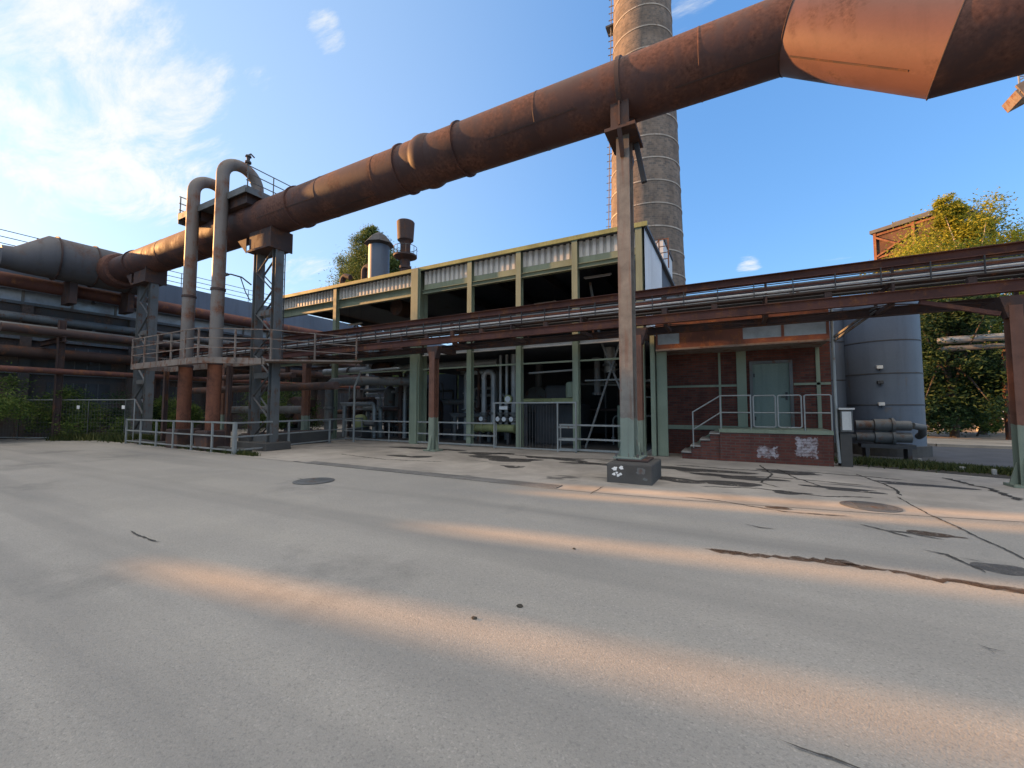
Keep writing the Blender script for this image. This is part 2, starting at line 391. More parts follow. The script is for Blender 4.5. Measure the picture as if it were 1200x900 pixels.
def blob(cx, cy, rx, ry, z, mat, name, n=44, rough=.25):
    ph = [rng.uniform(0, 6.28) for _ in range(5)]; vs = []
    for i in range(n):
        a = 2 * math.pi * i / n; k = 1 + rough * sum(math.sin(a * (j + 2) + ph[j]) / (j + 1.5) for j in range(5))
        vs.append((cx + rx * k * math.cos(a), cy + ry * k * math.sin(a), z))
    b = MB(); b.add(vs, [tuple(range(n))]); return tag(b.build(name, mat), kind='structure')
ribbon([(-.33, 5.26), (-.15, 5.25), (.06, 5.3), (.34, 5.31), (.61, 5.37), (.8, 5.38), (.99, 5.46), (1.11, 5.38), (1.32, 5.43), (1.48, 5.35), (1.66, 5.33), (1.95, 5.36), (2.3, 5.34), (3.2, 5.3)], .075, .004, M['silt'], 'silt_line', .9)
blob(-.05, 5.27, .16, .05, .0055, M['silt'], 'silt_patch'); blob(.86, 5.40, .22, .06, .0055, M['silt'], 'silt_patch'); blob(1.1, 5.41, .15, .04, .0055, M['silt'], 'silt_patch'); blob(2.05, 5.36, .3, .075, .0055, M['silt'], 'silt_patch')
for pts, w in (([(2.58, 9.92), (2.57, 8.44), (2.63, 7.82), (2.65, 7.21), (2.7, 6.5), (2.75, 5.4)], .022),
               ([(.13, 2.44), (.25, 2.43), (.36, 2.43), (.6, 2.4)], .012), ([(1.42, 4.01), (1.46, 3.98), (1.54, 3.97)], .014),
               ([(1.46, 3.98), (1.47, 3.9)], .012),
               ([(1.85, 6.36), (2.04, 6.29), (2.08, 6.03), (2.14, 5.86), (2.14, 5.75)], .03), ([(2.06, 6.2), (2.2, 6.18), (2.3, 6.1)], .02),
               ([(-6.97, 2.5), (-6.57, 2.46), (-6.17, 2.45), (-6.02, 2.46)], .02),
               ([(1.5, 7.35), (1.78, 7.06), (1.96, 6.85)], .03), ([(1.7, 7.12), (1.9, 7.15), (2.25, 6.95)], .04),
               ([(-.82, 8.06), (-.4, 8.04), (.11, 7.87), (.68, 7.67), (1.53, 7.78)], .03),
               ([(.1, 6.6), (.3, 6.5), (.5, 6.52)], .02), ([(-8.8, 6.1), (-8.4, 6.0), (-8.1, 6.05)], .02),
               ([(-2.34, 8.41), (-2.36, 7.5)], .02)):
    ribbon(pts, w, .0095, M['crack'], 'pavement_crack')
for pts, w in (([(4.23, 13.06), (4.34, 12.39), (4.42, 11.6), (4.37, 10.41)], .10), ([(.65, 13.56), (.82, 11.8), (.53, 10.37), (.83, 9.89)], .04),
               ([(-1.2, 11.2), (-.3, 11.0), (.8, 11.3), (2.4, 11.0)], .06), ([(-.6, 9.3), (.4, 9.6), (1.4, 9.3), (2.2, 9.6)], .05),
               ([(-1.5, 12.4), (.2, 12.2), (1.8, 12.6), (3.4, 12.2)], .07), ([(1.0, 12.9), (1.2, 11.5), (1.6, 10.4)], .04), ([(2.6, 12.8), (2.8, 11.2), (2.7, 10.0)], .04),
               ([(-12, 9.9), (-9.5, 9.5), (-7.5, 9.9)], .05), ([(-7.4, 12.6), (-5.2, 12.3), (-3.1, 12.9)], .08)):
    ribbon(pts, w, .0105, M['crack'], 'pavement_crack')
for cx, cy, rx, ry in ((-.7, 9.9, 1.0, .38), (.1, 10.9, .7, .35), (-.9, 11.7, .9, .4), (1.9, 10.3, .6, .2), (1.2, 12.3, .7, .3), (.9, 9.4, .35, .14),
                       (-6.4, 11.4, 1.1, .55), (-4.9, 12.2, .9, .35), (-7.7, 12.4, .8, .4), (-9.4, 10.5, .7, .3), (-3.6, 11.6, .6, .3), (-10.8, 12.8, 1.3, .4), (3.4, 11.6, .6, .25), (-5.3, 10.0, .4, .16)):
    blob(cx, cy, rx, ry, .0085, M['wet'], 'damp_patch', rough=.45)
blob(2.34, 5.99, .24, .17, .004, M['tar'], 'tar_patch', rough=.12)
blob(.62, 7.9, .2, .08, .009, M['silt'], 'silt_patch'); blob(2.2, 7.2, .3, .1, .0045, M['silt'], 'silt_patch')

# manholes
for (x, y, r, lab) in ((1.94, 8.71, .33, 'dark iron manhole cover set in the concrete right of the long seam'), (-8.09, 6.01, .36, 'round manhole cover in the asphalt left of the drain grate')):
    t = thing('manhole_cover', lab, 'manhole', (x, y, .01))
    b = MB(); b.lathe([(r + .06, 0), (r + .06, .004), (r, .006), (r, .002)], (x, y, .01), 36); b.build('rim', M['steel'], t)
    b = MB(); b.lathe([(r - .01, .0), (r - .01, .006), (0.001, .008)], (x, y, .01), 36)
    for k in range(-4, 5): b.box(x - .2, x + .2, y + k * .06 - .012, y + k * .06 + .012, .017, .022)
    b.build('lid', M['steel'], t)
# drain
t = thing('drain_grate', 'long rusty channel drain grate along the edge of the concrete', 'drain', (-6.3, 7.9, 0))
b = MB(); p0 = Vector((-11.0, 8.0, .012)); p1 = Vector((-3.1, 7.86, .012)); d = (p1 - p0)
nb = 0; L = d.length; dn = d.normalized(); sd = Vector((-dn.y, dn.x, 0))
for s_ in (-.17, .17): b.beam(p0 + sd * s_, p1 + sd * s_, .03, .012)
fr = b.build('frame', M['grate'], t)
b = MB(); k = 0
while k * .06 < L:
    c = p0 + dn * k * .06; b.beam(c - sd * .155, c + sd * .155, .042, .01); k += 1
b.build('bars', M['grate'], t)
b = MB(); b.beam(p0 + Vector((0, 0, -.004)), p1 + Vector((0, 0, -.004)), .31, .004); b.build('channel', M['black'], t)

# ------------------------------------------------------------------ big gas pipe
PY, PZ, PR = 9.7, 9.21, .70
t = thing('gas_pipe', 'huge rusty overhead gas pipe crossing the whole yard with a stepped bend', 'pipe', (-1.95, PY, PZ))
K1 = Vector((1.3, PY, PZ)); K2 = Vector((3.28, 9.0, 7.5)); END = Vector((30, 9.0, 7.5)); ST = Vector((-30.2, PY, PZ))
def mitre_tube(pts, r, n, i0, i1):
    b = MB(); b.tube(pts, r, n, caps=False)
    fs = [f for f in b.f if i0 * n <= min(f) < i1 * n]
    used = sorted({i for f in fs for i in f}); mp = {k: j for j, k in enumerate(used)}
    o = MB(); o.add([b.v[k] for k in used], [tuple(mp[i] for i in f) for f in fs]); return o
pp = [ST, K1, K2, END]
mitre_tube(pp, PR, 64, 0, 1).build('pipe_run', M['pipe'], t, True)
mitre_tube(pp, PR, 64, 1, 2).build('bend_section', M['mitre'], t, True)
mitre_tube(pp, PR, 64, 2, 3).build('lower_run', M['pipe'], t, True)
# weld beads at the two mitres and a plate seam on the bend
for i in (1, 2):
    bb = MB(); bb.tube(pp, PR + .006, 64, caps=False); ring = [Vector(bb.v[i * 64 + j]) for j in range(64)]
    w = MB(); w.tube(ring + [ring[0]], .012, 6, caps=False); w.build('weld_seam', M['rust_dark'], t, True)
ax = (K2 - K1).normalized(); vv = Vector((-.25, -.45, -.85)); vv = (vv - ax * vv.dot(ax)).normalized()
w = MB(); w.beam(K1 + ax * .5 + vv * (PR + .002), K2 - ax * .12 + vv * (PR + .002), .03, .012, up=vv); w.build('plate_seam', M['rust_dark'], t)
for k, (xa_, xb_, an) in enumerate(((-16.0, -12.6, 205), (-12.6, -9.9, 250), (-5.6, -3.1, 215), (-.9, 1.0, 238), (-22.4, -19.2, 225))):
    a_ = R(an); b = MB(); b.beam((xa_, PY + (PR + .003) * math.cos(a_), PZ + (PR + .003) * math.sin(a_)), (xb_, PY + (PR + .003) * math.cos(a_), PZ + (PR + .003) * math.sin(a_)), .03, .012, up=(0, math.cos(a_), math.sin(a_))); b.build('plate_seam', M['rust_dark'], t)
# compensator bulge
cx = -8.05
pr = [(PR + .004, -.62), (PR + .012, -.60), (PR + .014, -.30)]
pr += [(PR + .02 + .055 * math.sin(math.pi * i / 12) ** .8, -.24 + .48 * i / 12) for i in range(13)] + [(PR + .012, .28), (PR + .004, .30)]
b = MB(); b.lathe(pr, (cx, PY, PZ), 64, 'x'); b.build('compensator', M['pipe'], t, True)
for x in (-8.95, -6.75, -20.9, -14.2, -27.6):
    b = MB(); b.lathe([(PR + .003, -.035), (PR + .055, -.03), (PR + .055, .03), (PR + .003, .035)], (x, PY, PZ), 64, 'x'); b.build('stiffening_ring', M['pipe'], t, True)
b = MB(); b.lathe([(PR + .003, -.06), (PR + .05, -.05), (PR + .05, .05), (PR + .003, .06)], (-2.1, PY, PZ), 64, 'x'); b.build('saddle_band', M['rust_dark'], t, True)
for x in (-24.2, -16.8, -12.6, -9.9, -4.2, -.4):
    b = MB(); b.lathe([(PR + .0015, -.02), (PR + .008, -.012), (PR + .008, .012), (PR + .0015, .02)], (x, PY, PZ), 64, 'x'); b.build('weld_seam', M['pipe'], t, True)

# main post under the pipe
t = thing('pipe_post', 'tall grey steel post with pale green foot carrying the big pipe beside the hall end', 'post', (-2.1, PY, .42))
b = MB(); b.ibeam((-2.1, PY, .50), (-2.1, PY, 8.02), .30, .42, .028, up=(0, 1, 0)); b.build('column', M['mainpost'], t)
b = MB(); b.bevbox(-2.4, -1.78, PY - .34, PY + .34, .46, .50, .008)
for sx in (-1, 1):
    b.add([(-2.1 + sx * .152, PY - .012, .5), (-2.1 + sx * .26, PY - .012, .5), (-2.1 + sx * .152, PY - .012, .95), (-2.1 + sx * .152, PY + .012, .5), (-2.1 + sx * .26, PY + .012, .5), (-2.1 + sx * .152, PY + .012, .95)],
          [(0, 1, 2), (5, 4, 3), (0, 3, 4, 1), (1, 4, 5, 2), (2, 5, 3, 0)])
b.build('base_plate', M['mainpost'], t)
for sx, sy in ((-1, -1), (1, -1), (-1, 1), (1, 1)):
    b = MB(); b.lathe([(.025, 0), (.025, .07), (.001, .075)], (-2.1 + sx * .24, PY + sy * .28, .5), 8); b.build('anchor_bolt', M['steel'], t)
b = MB(); b.box(-2.45, -1.75, PY - .5, PY + .5, 8.02, 8.10)
b.add([(-2.33, PY - .03, 8.1), (-1.87, PY - .03, 8.1), (-1.87, PY - .03, 8.5), (-2.33, PY - .03, 8.5)], [(0, 1, 2, 3)])
for y in (PY - .46, PY + .42): b.box(-2.31, -1.89, y, y + .04, 8.1, 8.75)
b.box(-2.12, -2.08, PY - .52, PY - .44, 8.1, 9.3); b.build('saddle', M['rust_dark'], t)
b = MB()
b.beam((-2.1, PY + .2, 7.1), (-2.1, PY + .85, 8.02), .16, .10, up=(1, 0, 0)); b.beam((-2.1, PY - .2, 7.5), (-2.1, PY - .5, 8.02), .16, .08, up=(1, 0, 0)); b.build('bracket', M['rust_dark'], t)
b = MB(); b.beam((-1.87, PY + .25, 8.0), (-1.7, PY + .25, 7.0), .12, .1); b.build('strut', M['darksteel'], t)
# plinth
t = thing('concrete_plinth', 'black stained concrete block with white paint daubs under the pipe post', 'plinth', (-1.95, 9.5, 0))
b = MB(); b.bevbox(-2.42, -1.48, 8.9, 10.2, -.05, .42, .035); b.build('block', M['plinth'], t)
b = MB(); b.bevbox(-2.28, -1.62, 9.28, 10.08, .415, .463, .02); b.build('grout_bed', M['rust_dark'], t)
rr = random.Random(5)
for (x, z, r) in ((-2.24, .30, .055), (-2.10, .33, .045), (-2.26, .19, .035), (-2.17, .17, .04), (-2.12, .2, .03), (-2.2, .22, .025)):
    vs = [(x + r * (1 + .35 * math.sin(3 * a + x * 40) + .2 * rr.uniform(-1, 1)) * math.cos(a), 8.897, z + r * .8 * (1 + .3 * rr.uniform(-1, 1)) * math.sin(a)) for a in [2 * math.pi * i / 14 for i in range(14)]]
    b = MB(); b.add(vs, [tuple(range(14))]); b.build('paint_daub', M['white'], t)
for (x, z, r) in ((-1.70, .28, .09), (-1.62, .12, .05)):
    vs = [(x + r * (1 + .4 * rr.uniform(-1, 1)) * math.cos(a), 8.898, z + r * .7 * (1 + .4 * rr.uniform(-1, 1)) * math.sin(a)) for a in [2 * math.pi * i / 12 for i in range(12)]]
    b = MB(); b.add(vs, [tuple(range(12))]); b.build('spalled_patch', M['steel'], t)

# ------------------------------------------------------------------ lattice towers
def lattice_tower(x, label, top=8.35):
    t = thing('lattice_tower', label, 'tower', (x, PY, 0), 'lattice towers under the big pipe')
    hw = .62; hy = .45; zt = top - .55
    for sx in (-1, 1):
        b = MB(); b.channel((x + sx * hw, PY - .02, .3), (x + sx * hw, PY - .02, zt), .34, .22, .02, up=(1, 0, 0), side=1)
        b.build('leg', M['steel'], t)
    b = MB(); n = 9; h = (zt - .4) / n
    for i in range(n):
        z0 = .4 + i * h
        for yy in (-.14, .12):
            b.beam((x - hw + .1, PY + yy, z0), (x + hw - .1, PY + yy, z0 + h), .012, .08, up=(0, 1, 0)) if i % 2 == 0 else b.beam((x + hw - .1, PY + yy, z0), (x - hw + .1, PY + yy, z0 + h), .012, .08, up=(0, 1, 0))
            if i % 3 == 0: b.box(x - hw + .1, x + hw - .1, PY + yy - .004 + .016, PY + yy + .008 + .016, z0 - .11, z0 + .11)
    b.build('lacing', M['steel'], t)
    b = MB(); b.box(x - hw - .2, x + hw + .12, PY - .42, PY + .42, zt, zt + .08); b.box(x - hw - .15, x + hw + .1, PY - .36, PY - .33, zt + .08, top + .3); b.box(x - hw - .15, x + hw + .1, PY + .33, PY + .36, zt + .08, top + .3)
    b.box(x - .03, x + .03, PY - .32, PY + .32, zt + .08, top + .2)
    b.add([(x - hw - .3, PY - .40, zt), (x - hw - .9, PY - .40, zt + .6), (x - hw - .3, PY - .40, zt + .6), (x - hw - .3, PY - .37, zt), (x - hw - .9, PY - .37, zt + .6), (x - hw - .3, PY - .37, zt + .6)], [(0, 2, 1), (3, 4, 5), (0, 1, 4, 3), (1, 2, 5, 4), (2, 0, 3, 5)])
    b.box(x + hw + .12, x + hw + .16, PY - .45, PY + .45, zt - .05, top + .2)
    b.build('saddle_head', M['rust_dark'], t)
    b = MB()
    b.bevbox(x - 1.0, x + 1.0, PY - .5, PY + .5, 0, .3, .03); b.build('footing', M['plinth'], t)
    return t
tw = lattice_tower(-16.13, 'riveted lattice tower with the lamp arm, right of the two standpipes')
lattice_tower(-26.4, 'hazy lattice tower under the far end of the big pipe, left of the standpipes', 8.5)

# street lamp arm on the right tower
t = thing('lamp_arm', 'outreach lamp on a curved arm fixed to the lattice tower right of the standpipes', 'lamp', (-16.9, PY - .2, 6.7))
b = MB(); b.tube([(-16.93, PY - .22, 6.55), (-17.6, PY - .22, 6.95), (-18.4, PY - .22, 7.2), (-18.7, PY - .22, 7.25)], .03, 8); b.tube([(-16.95, PY - .22, 5.9), (-17.3, PY - .22, 6.3), (-17.7, PY - .22, 6.98)], .02, 8); b.build('arm', M['darksteel'], t, True)
b = MB(); b.lathe([(.02, 0), (.10, .1), (.14, .4), (.10, .75), (.02, .85)], (0, 0, 0), 12, 'x')
b.v = [(-18.6 - p[0], PY - .22 + p[1], 7.24 + p[2] * .6 + p[0] * .1) for p in b.v]; b.build('lamp_head', M['steel'], t, True)

# ------------------------------------------------------------------ standpipes with goosenecks
def standpipe(x, ztop, label, lean=.0):
    y = 8.6; r = .225; R_ = .68
    t = thing('standpipe', label, 'pipe', (x, y, 0), 'standpipes looping over the big pipe')
    zc = ztop - .25 - R_
    pts = [(x, y, 3.2), (x, y, zc)] + arc((x, y + R_, zc), R_, 180, 0, 18, 'yz')[1:] + [(x, y + 2 * R_, PZ + .5)]
    b = MB(); b.tube(pts, r, 28); b.build('riser', M['standpipe'], t, True)
    b = MB(); b.tube([(x, y, .75), (x, y, 3.3)], r + .012, 28); b.build('lower_riser', M['standlow'], t, True)
    b = MB(); b.bevbox(x - .45, x + .45, y - .4, y + .45, 0, .75, .04); b.build('pedestal', M['rust_dark'], t)
    for z in (3.3, 6.2):
        b = MB(); b.lathe([(r + .004, -.05), (r + .03, -.04), (r + .03, .04), (r + .004, .05)], (x, y, z), 28); b.build('collar', M['rust_dark'], t, True)
    b = MB(); b.lathe([(.05, 0), (.05, .12), (.12, .13), (.12, .2), (.06, .22), (.07, .38), (.12, .4), (.1, .46), (.001, .5)], (x, y + R_ + .25, ztop - .08), 14)
    b.tube([(x, y + R_ + .25, ztop + .4), (x, y + R_ + .35, ztop + .5), (x, y + R_ + .5, ztop + .42)], .03, 8)
    b.build('relief_valve', M['darksteel'], t, True)
    b = MB(); b.tube([(x - r - .045, y - .05, .8), (x - r - .045, y - .05, zc + .3)], .028, 8); b.build('trace_pipe', M['silver'], t, True)
    return t
standpipe(-19.75, 11.6, 'left of the two tall looped standpipes, slightly lower loop')
standpipe(-17.55, 11.75, 'right of the two tall looped standpipes, nearer the lattice tower with the lamp')
# platform riding on the big pipe behind the loops
t = thing('valve_platform', 'small railed valve platform on top of the big pipe by the standpipe loops', 'platform', (-19, PY, PZ + PR))
b = MB(); zb = PZ + PR + .03; y0, y1, xa, xb = PY - 1.0, PY + 1.1, -21.2, -16.1
b.box(xa, xb, y0, y1, zb, zb + .05); b.box(xa, xb, y0 - .03, y0 - .003, zb - .12, zb + .14); b.box(xa - .03, xa - .003, y0, y1, zb - .28, zb + .22); b.box(xb + .003, xb + .03, y0, y1, zb - .12, zb + .14); b.build('deck', M['steel'], t)
b = MB(); b.box(-18.3, -16.3, PY - .85, PY + .8, zb - .42, zb - .003); b.cut(); b.box(-20.6, -19.6, PY - .85, PY + .8, zb - .42, zb - .003); b.build('valve_box', M['rust_dark'], t)
for xx in (xa, xb):
    b = MB()
    for y in (y0 + .05, (y0 + y1) / 2, y1 - .05): b.tube([(xx, y, zb + .05), (xx, y, zb + .95)], .024, 6)
    for z in (.35, .65, .95): b.tube([(xx, y0, zb + z), (xx, y1, zb + z)], .022, 6)
    b.build('end_railing', M['steel'], t)
b = MB()
for x in (-20.0, -18.7, -17.4): b.tube([(x, y1, zb + .05), (x, y1, zb + .95)], .024, 6)
for z in (.35, .65, .95): b.tube([(xa, y1, zb + z), (xb, y1, zb + z)], .022, 6)
b.build('rear_railing', M['steel'], t)
b = MB(); b.tube([(-19.0, PY - .2, zb), (-19.0, PY - .2, zb + .5), (-18.5, PY - .2, zb + .62), (-18.3, PY - .2, zb + .3)], .07, 8); b.build('branch_valve', M['darksteel'], t, True)
# access ladder
t = thing('access_ladder', 'thin steel ladder dropping from the valve platform behind the standpipes', 'ladder', (-17.3, PY + 1.2, 4))
b = MB()
for x in (-17.45, -17.05): b.beam((x, PY + 1.25, 3.5), (x, PY + 1.25, zb), .05, .02)
b.build('stile', M['darksteel'], t)
b = MB(); z = 3.6
while z < zb: b.tube([(-17.45, PY + 1.25, z), (-17.05, PY + 1.25, z)], .012, 5); z += .3
b.build('rungs', M['darksteel'], t)

# lower railed walkway round the standpipes
t = thing('pipe_walkway', 'rusty railed walkway passing round both standpipes at first floor height', 'walkway', (-19, 8.3, 3.4))
b = MB(); b.box(-22.3, -17.0, 7.75, 7.83, 3.22, 3.45); b.box(-22.3, -15.3, 9.12, 9.2, 3.22, 3.45); b.box(-22.3, -17.0, 7.832, 8.28, 3.40, 3.43); b.box(-22.38, -22.303, 7.75, 9.2, 3.22, 3.45)
b.beam((-17.0, 7.79, 3.34), (-15.4, 9.1, 3.34), .08, .22); b.beam((-15.3, 9.16, 3.33), (-13.6, 12.1, 3.5), .9, .06)
b.build('deck', M['walkway'], t)
b = MB()
xs = [-22.3, -21.2, -20.1, -19.0, -17.95, -17.0]
for x in xs: b.beam((x, 7.76, 3.3), (x, 7.76, 4.5), .05, .05)
for z in (3.8, 4.15, 4.5): b.beam((-22.3, 7.76, z), (-17.0, 7.76, z), .035, .035); b.beam((-17.0, 7.76, z), (-15.0, 9.2, z), .035, .035); b.beam((-22.3, 7.76, z), (-22.3, 9.2, z), .035, .035); b.beam((-15.0, 9.2, z), (-13.6, 11.9, z), .035, .035)
for p in ((-15.0, 9.2), (-14.3, 10.5), (-13.6, 11.9), (-16.0, 8.48)): b.beam((*p, 3.3), (*p, 4.5), .05, .05)
b.build('railing', M['walkway'], t)
b = MB()
for x in (-22.1, -17.1): b.cut(); b.ibeam((x, 8.9, 0), (x, 8.9, 3.22), .16, .16, .015, up=(0, 1, 0))
b.build('support_post', M['rust_dark'], t)

# ------------------------------------------------------------------ pipe rack
RY0, RY1 = 12.2, 13.5
XA, XB = -31.5, 16.0
t = thing('pipe_bridge', 'long rusty pipe bridge with bundled thin pipes running in front of the hall', 'pipe bridge', (-5, 12.8, 4))
def seg(x0, x1, step):
    n = max(1, round((x1 - x0) / step)); return [x0 + (x1 - x0) * i / n for i in range(n + 1)]
b = MB(); b.channel((XA, RY0 - .02, 4.895), (XB, RY0 - .02, 4.895), .12, .20, .016, side=-1); b.build('front_top_beam', M['rust'], t)
b = MB(); b.channel((XA, RY1, 4.895), (XB, RY1, 4.895), .12, .20, .016, side=1); b.build('rear_top_beam', M['rust'], t)
b = MB(); b.ibeam((XA, RY0, 4.11), (XB, RY0, 4.11), .16, .25, .018); b.build('front_bottom_beam', M['rust'], t)
b = MB(); b.ibeam((XA, RY1, 4.02), (XB, RY1, 4.02), .16, .22, .018); b.build('rear_bottom_beam', M['rust_dark'], t)
b = MB()
for i, x in enumerate(seg(XA + .4, XB - .4, 2.5)):
    b.cut(); b.beam((x, RY0 + .02, 4.235), (x, RY0 + .02, 4.797), .14 if i % 3 == 0 else .05, .10, up=(0, 1, 0)); b.beam((x, RY1, 4.13), (x, RY1, 4.797), .06, .06)
    b.beam((x, RY0 + .02, 4.44), (x, RY1, 4.44), .07, .07)
b.build('cross_frame', M['rust_dark'], t)
b = MB()
for i, x in enumerate(seg(XA + .4, XB - .4, .84)): b.cut(); b.beam((x, RY0 - .09, 4.40), (x, RY0 - .09, 4.80), .02, .035, up=(0, 1, 0))
b.build('pipe_hanger', M['darksteel'], t)
b = MB()
for i, x in enumerate(seg(XA + 1.7, XB - 1.6, 2.5)):
    b.cut(); b.box(x - .07, x + .07, RY0 - .05, RY0 + .05, 4.237, 4.37)
b.build('pipe_shoe', M['rust_dark'], t)
# bottom plan bracing
b = MB(); xs = seg(XA + .4, XB - .4, 2.5)
for i in range(len(xs) - 1):
    a, c = (RY0 + .09, RY1 - .09) if i % 2 == 0 else (RY1 - .09, RY0 + .09)
    b.cut(); b.beam((xs[i], a, 3.96), (xs[i + 1], c, 3.96), .06, .012)
    b.cut(); b.beam((xs[i], RY0 + .09, 3.975), (xs[i], RY1 - .09, 3.975), .09, .09)
b.build('plan_bracing', M['rust_dark'], t)
PMATS = ['silver', 'rust_dark', 'clad', 'darksteel', 'rust', 'silver', 'darksteel', 'rust', 'silver', 'steel', 'rust_dark', 'steel', 'darksteel', 'silver']
for i in range(14):
    if i < 8: y, z, r = RY0 - .035 + (.03 if i % 2 else 0), 4.445 + i * .047, .0145 + .004 * (i % 3)
    else: y, z, r = RY0 + .22 + (i - 8) * .19, 4.475 + .052 + (0.05 if i % 2 else 0), .052
    wob = random.Random(i)
    pts = [(x, y, z + wob.uniform(-.009, .009)) for x in seg(XA, XB, 2.5)]
    b = MB(); b.tube(pts, r, 8); b.build('thin_pipe', M[PMATS[i]], t, True)
# rack posts
def rack_post():
    t = thing('rack_post', 'x', 'post', (0, 0, 0), 'posts carrying the pipe bridge')
    b = MB(); b.ibeam((0, 0, .06), (0, 0, 3.7), .24, .28, .02, up=(0, 1, 0)); b.build('column', M['rackpost'], t)
    b = MB(); b.box(-.28, .28, -.24, .24, .01, .06)
    for s in (-1, 1): b.add([(s * .122, -.02, .06), (s * .27, -.02, .06), (s * .122, -.02, .5), (s * .122, .02, .06), (s * .27, .02, .06), (s * .122, .02, .5)], [(0, 1, 2), (5, 4, 3), (0, 3, 4, 1), (1, 4, 5, 2), (2, 5, 3, 0)])
    b.add([(-.05, -.142, .06), (.05, -.142, .06), (.05, -.3, .06), (-.05, -.3, .06), (-.05, -.142, .62), (.05, -.142, .62)], [(0, 3, 2, 1), (2, 3, 4, 5), (0, 4, 3), (1, 2, 5), (0, 1, 5, 4)])
    b.build('foot', M['rackpost'], t)
    b = MB(); b.add([(-.14, -.13, 3.45), (.14, -.13, 3.45), (.27, -.13, 3.9), (-.27, -.13, 3.9), (-.14, .13, 3.45), (.14, .13, 3.45), (.27, .13, 3.9), (-.27, .13, 3.9)], [(0, 1, 2, 3), (7, 6, 5, 4), (0, 4, 5, 1), (1, 5, 6, 2), (2, 6, 7, 3), (3, 7, 4, 0)])
    b.box(-.1, .1, .16, 1.25, 3.72, 3.9); b.build('head_bracket', M['rust_dark'], t)
    return t
rp = rack_post()
rp.location = (-9.83, 12.25, 0); rp['label'] = 'rusty pipe bridge post with pale green foot in front of the hall gate side'
for x, lab, sc in ((-2.36, 'pipe bridge post half hidden behind the tall grey pipe post', 1), (5.17, 'thick pipe bridge post at the right edge with mossy green foot', .82),
               (-17.2, 'pipe bridge post behind the railing corner, left of the bent lagged pipe', 1), (-23.9, 'pipe bridge post seen behind the standpipes', 1), (13.0, 'farthest right pipe bridge post beyond the frame edge', 1)):
    if x > 12: continue
    o = dup(rp, (x + 9.83, 0, 0), lab); o.scale = (sc, sc, 1)
# kneebraces by right post
t = thing('knee_brace', 'diagonal rusty strut from the right edge post up to the bridge', 'brace', (4.9, 12.25, 3.3))
b = MB(); b.beam((4.98, 12.25, 3.55), (3.75, 12.25, 3.95), .09, .09); b.build('strut', M['rust'], t)

# ------------------------------------------------------------------ engine hall
HY = 14.5; HX0, HX1 = -23.0, -2.55; HB = 25.5
hall = thing('engine_hall', 'long open-fronted engine hall with pale green steel frame and corrugated fascia', 'building', (-12.8, HY, 0))
cols = [(-22.95, .22, .3), (-18.05, .22, .3), (-12.55, .42, .5), (-9.67, .22, .3), (-7.34, .22, .3), (-5.0, .22, .3), (-2.68, .22, .3)]
for x, w, d_ in cols:
    big = w > .3
    b = MB()
    if big:
        b.ibeam((x, HY + .05, .0), (x, HY + .05, 7.92), .5, .55, .03, up=(0, 1, 0)); b.box(x - .2, x + .2, HY - .33, HY - .228, 0, 7.93)
    else: b.ibeam((x, HY - .05, .02), (x, HY - .05, 7.84), .22, .24, .018, up=(0, 1, 0))
    b.build('column', M['green'], hall)
xl = [c[0] for c in cols]
def corr(x0, x1, y, z0, z1, period=.23, depth=.05, b=None):
    b = b or MB(); n = max(1, int((x1 - x0) / period)); per = (x1 - x0) / n; pts = []
    for i in range(n):
        a = x0 + i * per
        pts += [(a, 0), (a + per * .45, 0), (a + per * .58, depth), (a + per * .87, depth)]
    pts.append((x1, 0))
    vs = [(p[0], y + p[1], z) for z in (z0, z1) for p in pts]; n2 = len(pts)
    return b.add(vs, [(i, i + 1, n2 + i + 1, n2 + i) for i in range(n2 - 1)])
for i in range(len(xl) - 1):
    g = .12 if i not in (1, 2) else .27
    x0 = xl[i] + (.3 if cols[i][1] > .3 else .12); x1 = xl[i + 1] - (.3 if cols[i + 1][1] > .3 else .12)
    right = i >= 2
    corr(x0, x1, HY + .02, 7.22, 7.83, .235, .10).build('fascia_panel', M['clad'], hall)
    b = MB()
    if right:
        b.box(x0, x1, HY + .0, HY + .1, 6.93, 7.21); b.ibeam((x0, HY - .06, 6.835), (x1, HY - .06, 6.835), .2, .18, .018)
    else:
        b.channel((x0, HY - .03, 6.97), (x1, HY - .03, 6.97), .18, .46, .02, side=-1)
    b.build('eaves_beam', M['green'], hall)
    b = MB(); b.channel((x0, HY - .02, 4.09), (x1, HY - .02, 4.09), .16, .30, .018, side=-1); b.build('floor_beam', M['clad'] if right else M['green'], hall)
    if i >= 1:
        b = MB(); b.box(x0, x1, HY - .05, HY + .03, 3.30, 3.36); b.build('sheeting_rail', M['green'], hall)
b = MB(); b.box(HX0 - .1, HX1 + .14, HY - .14, HB, 7.85, 7.97); b.build('roof', M['clad_dark'], hall)
b = MB(); b.box(HX0 - .14, HX1 + .18, HY - .21, HY - .143, 7.83, 7.99); b.build('roof_trim', M['yellowgreen'], hall)
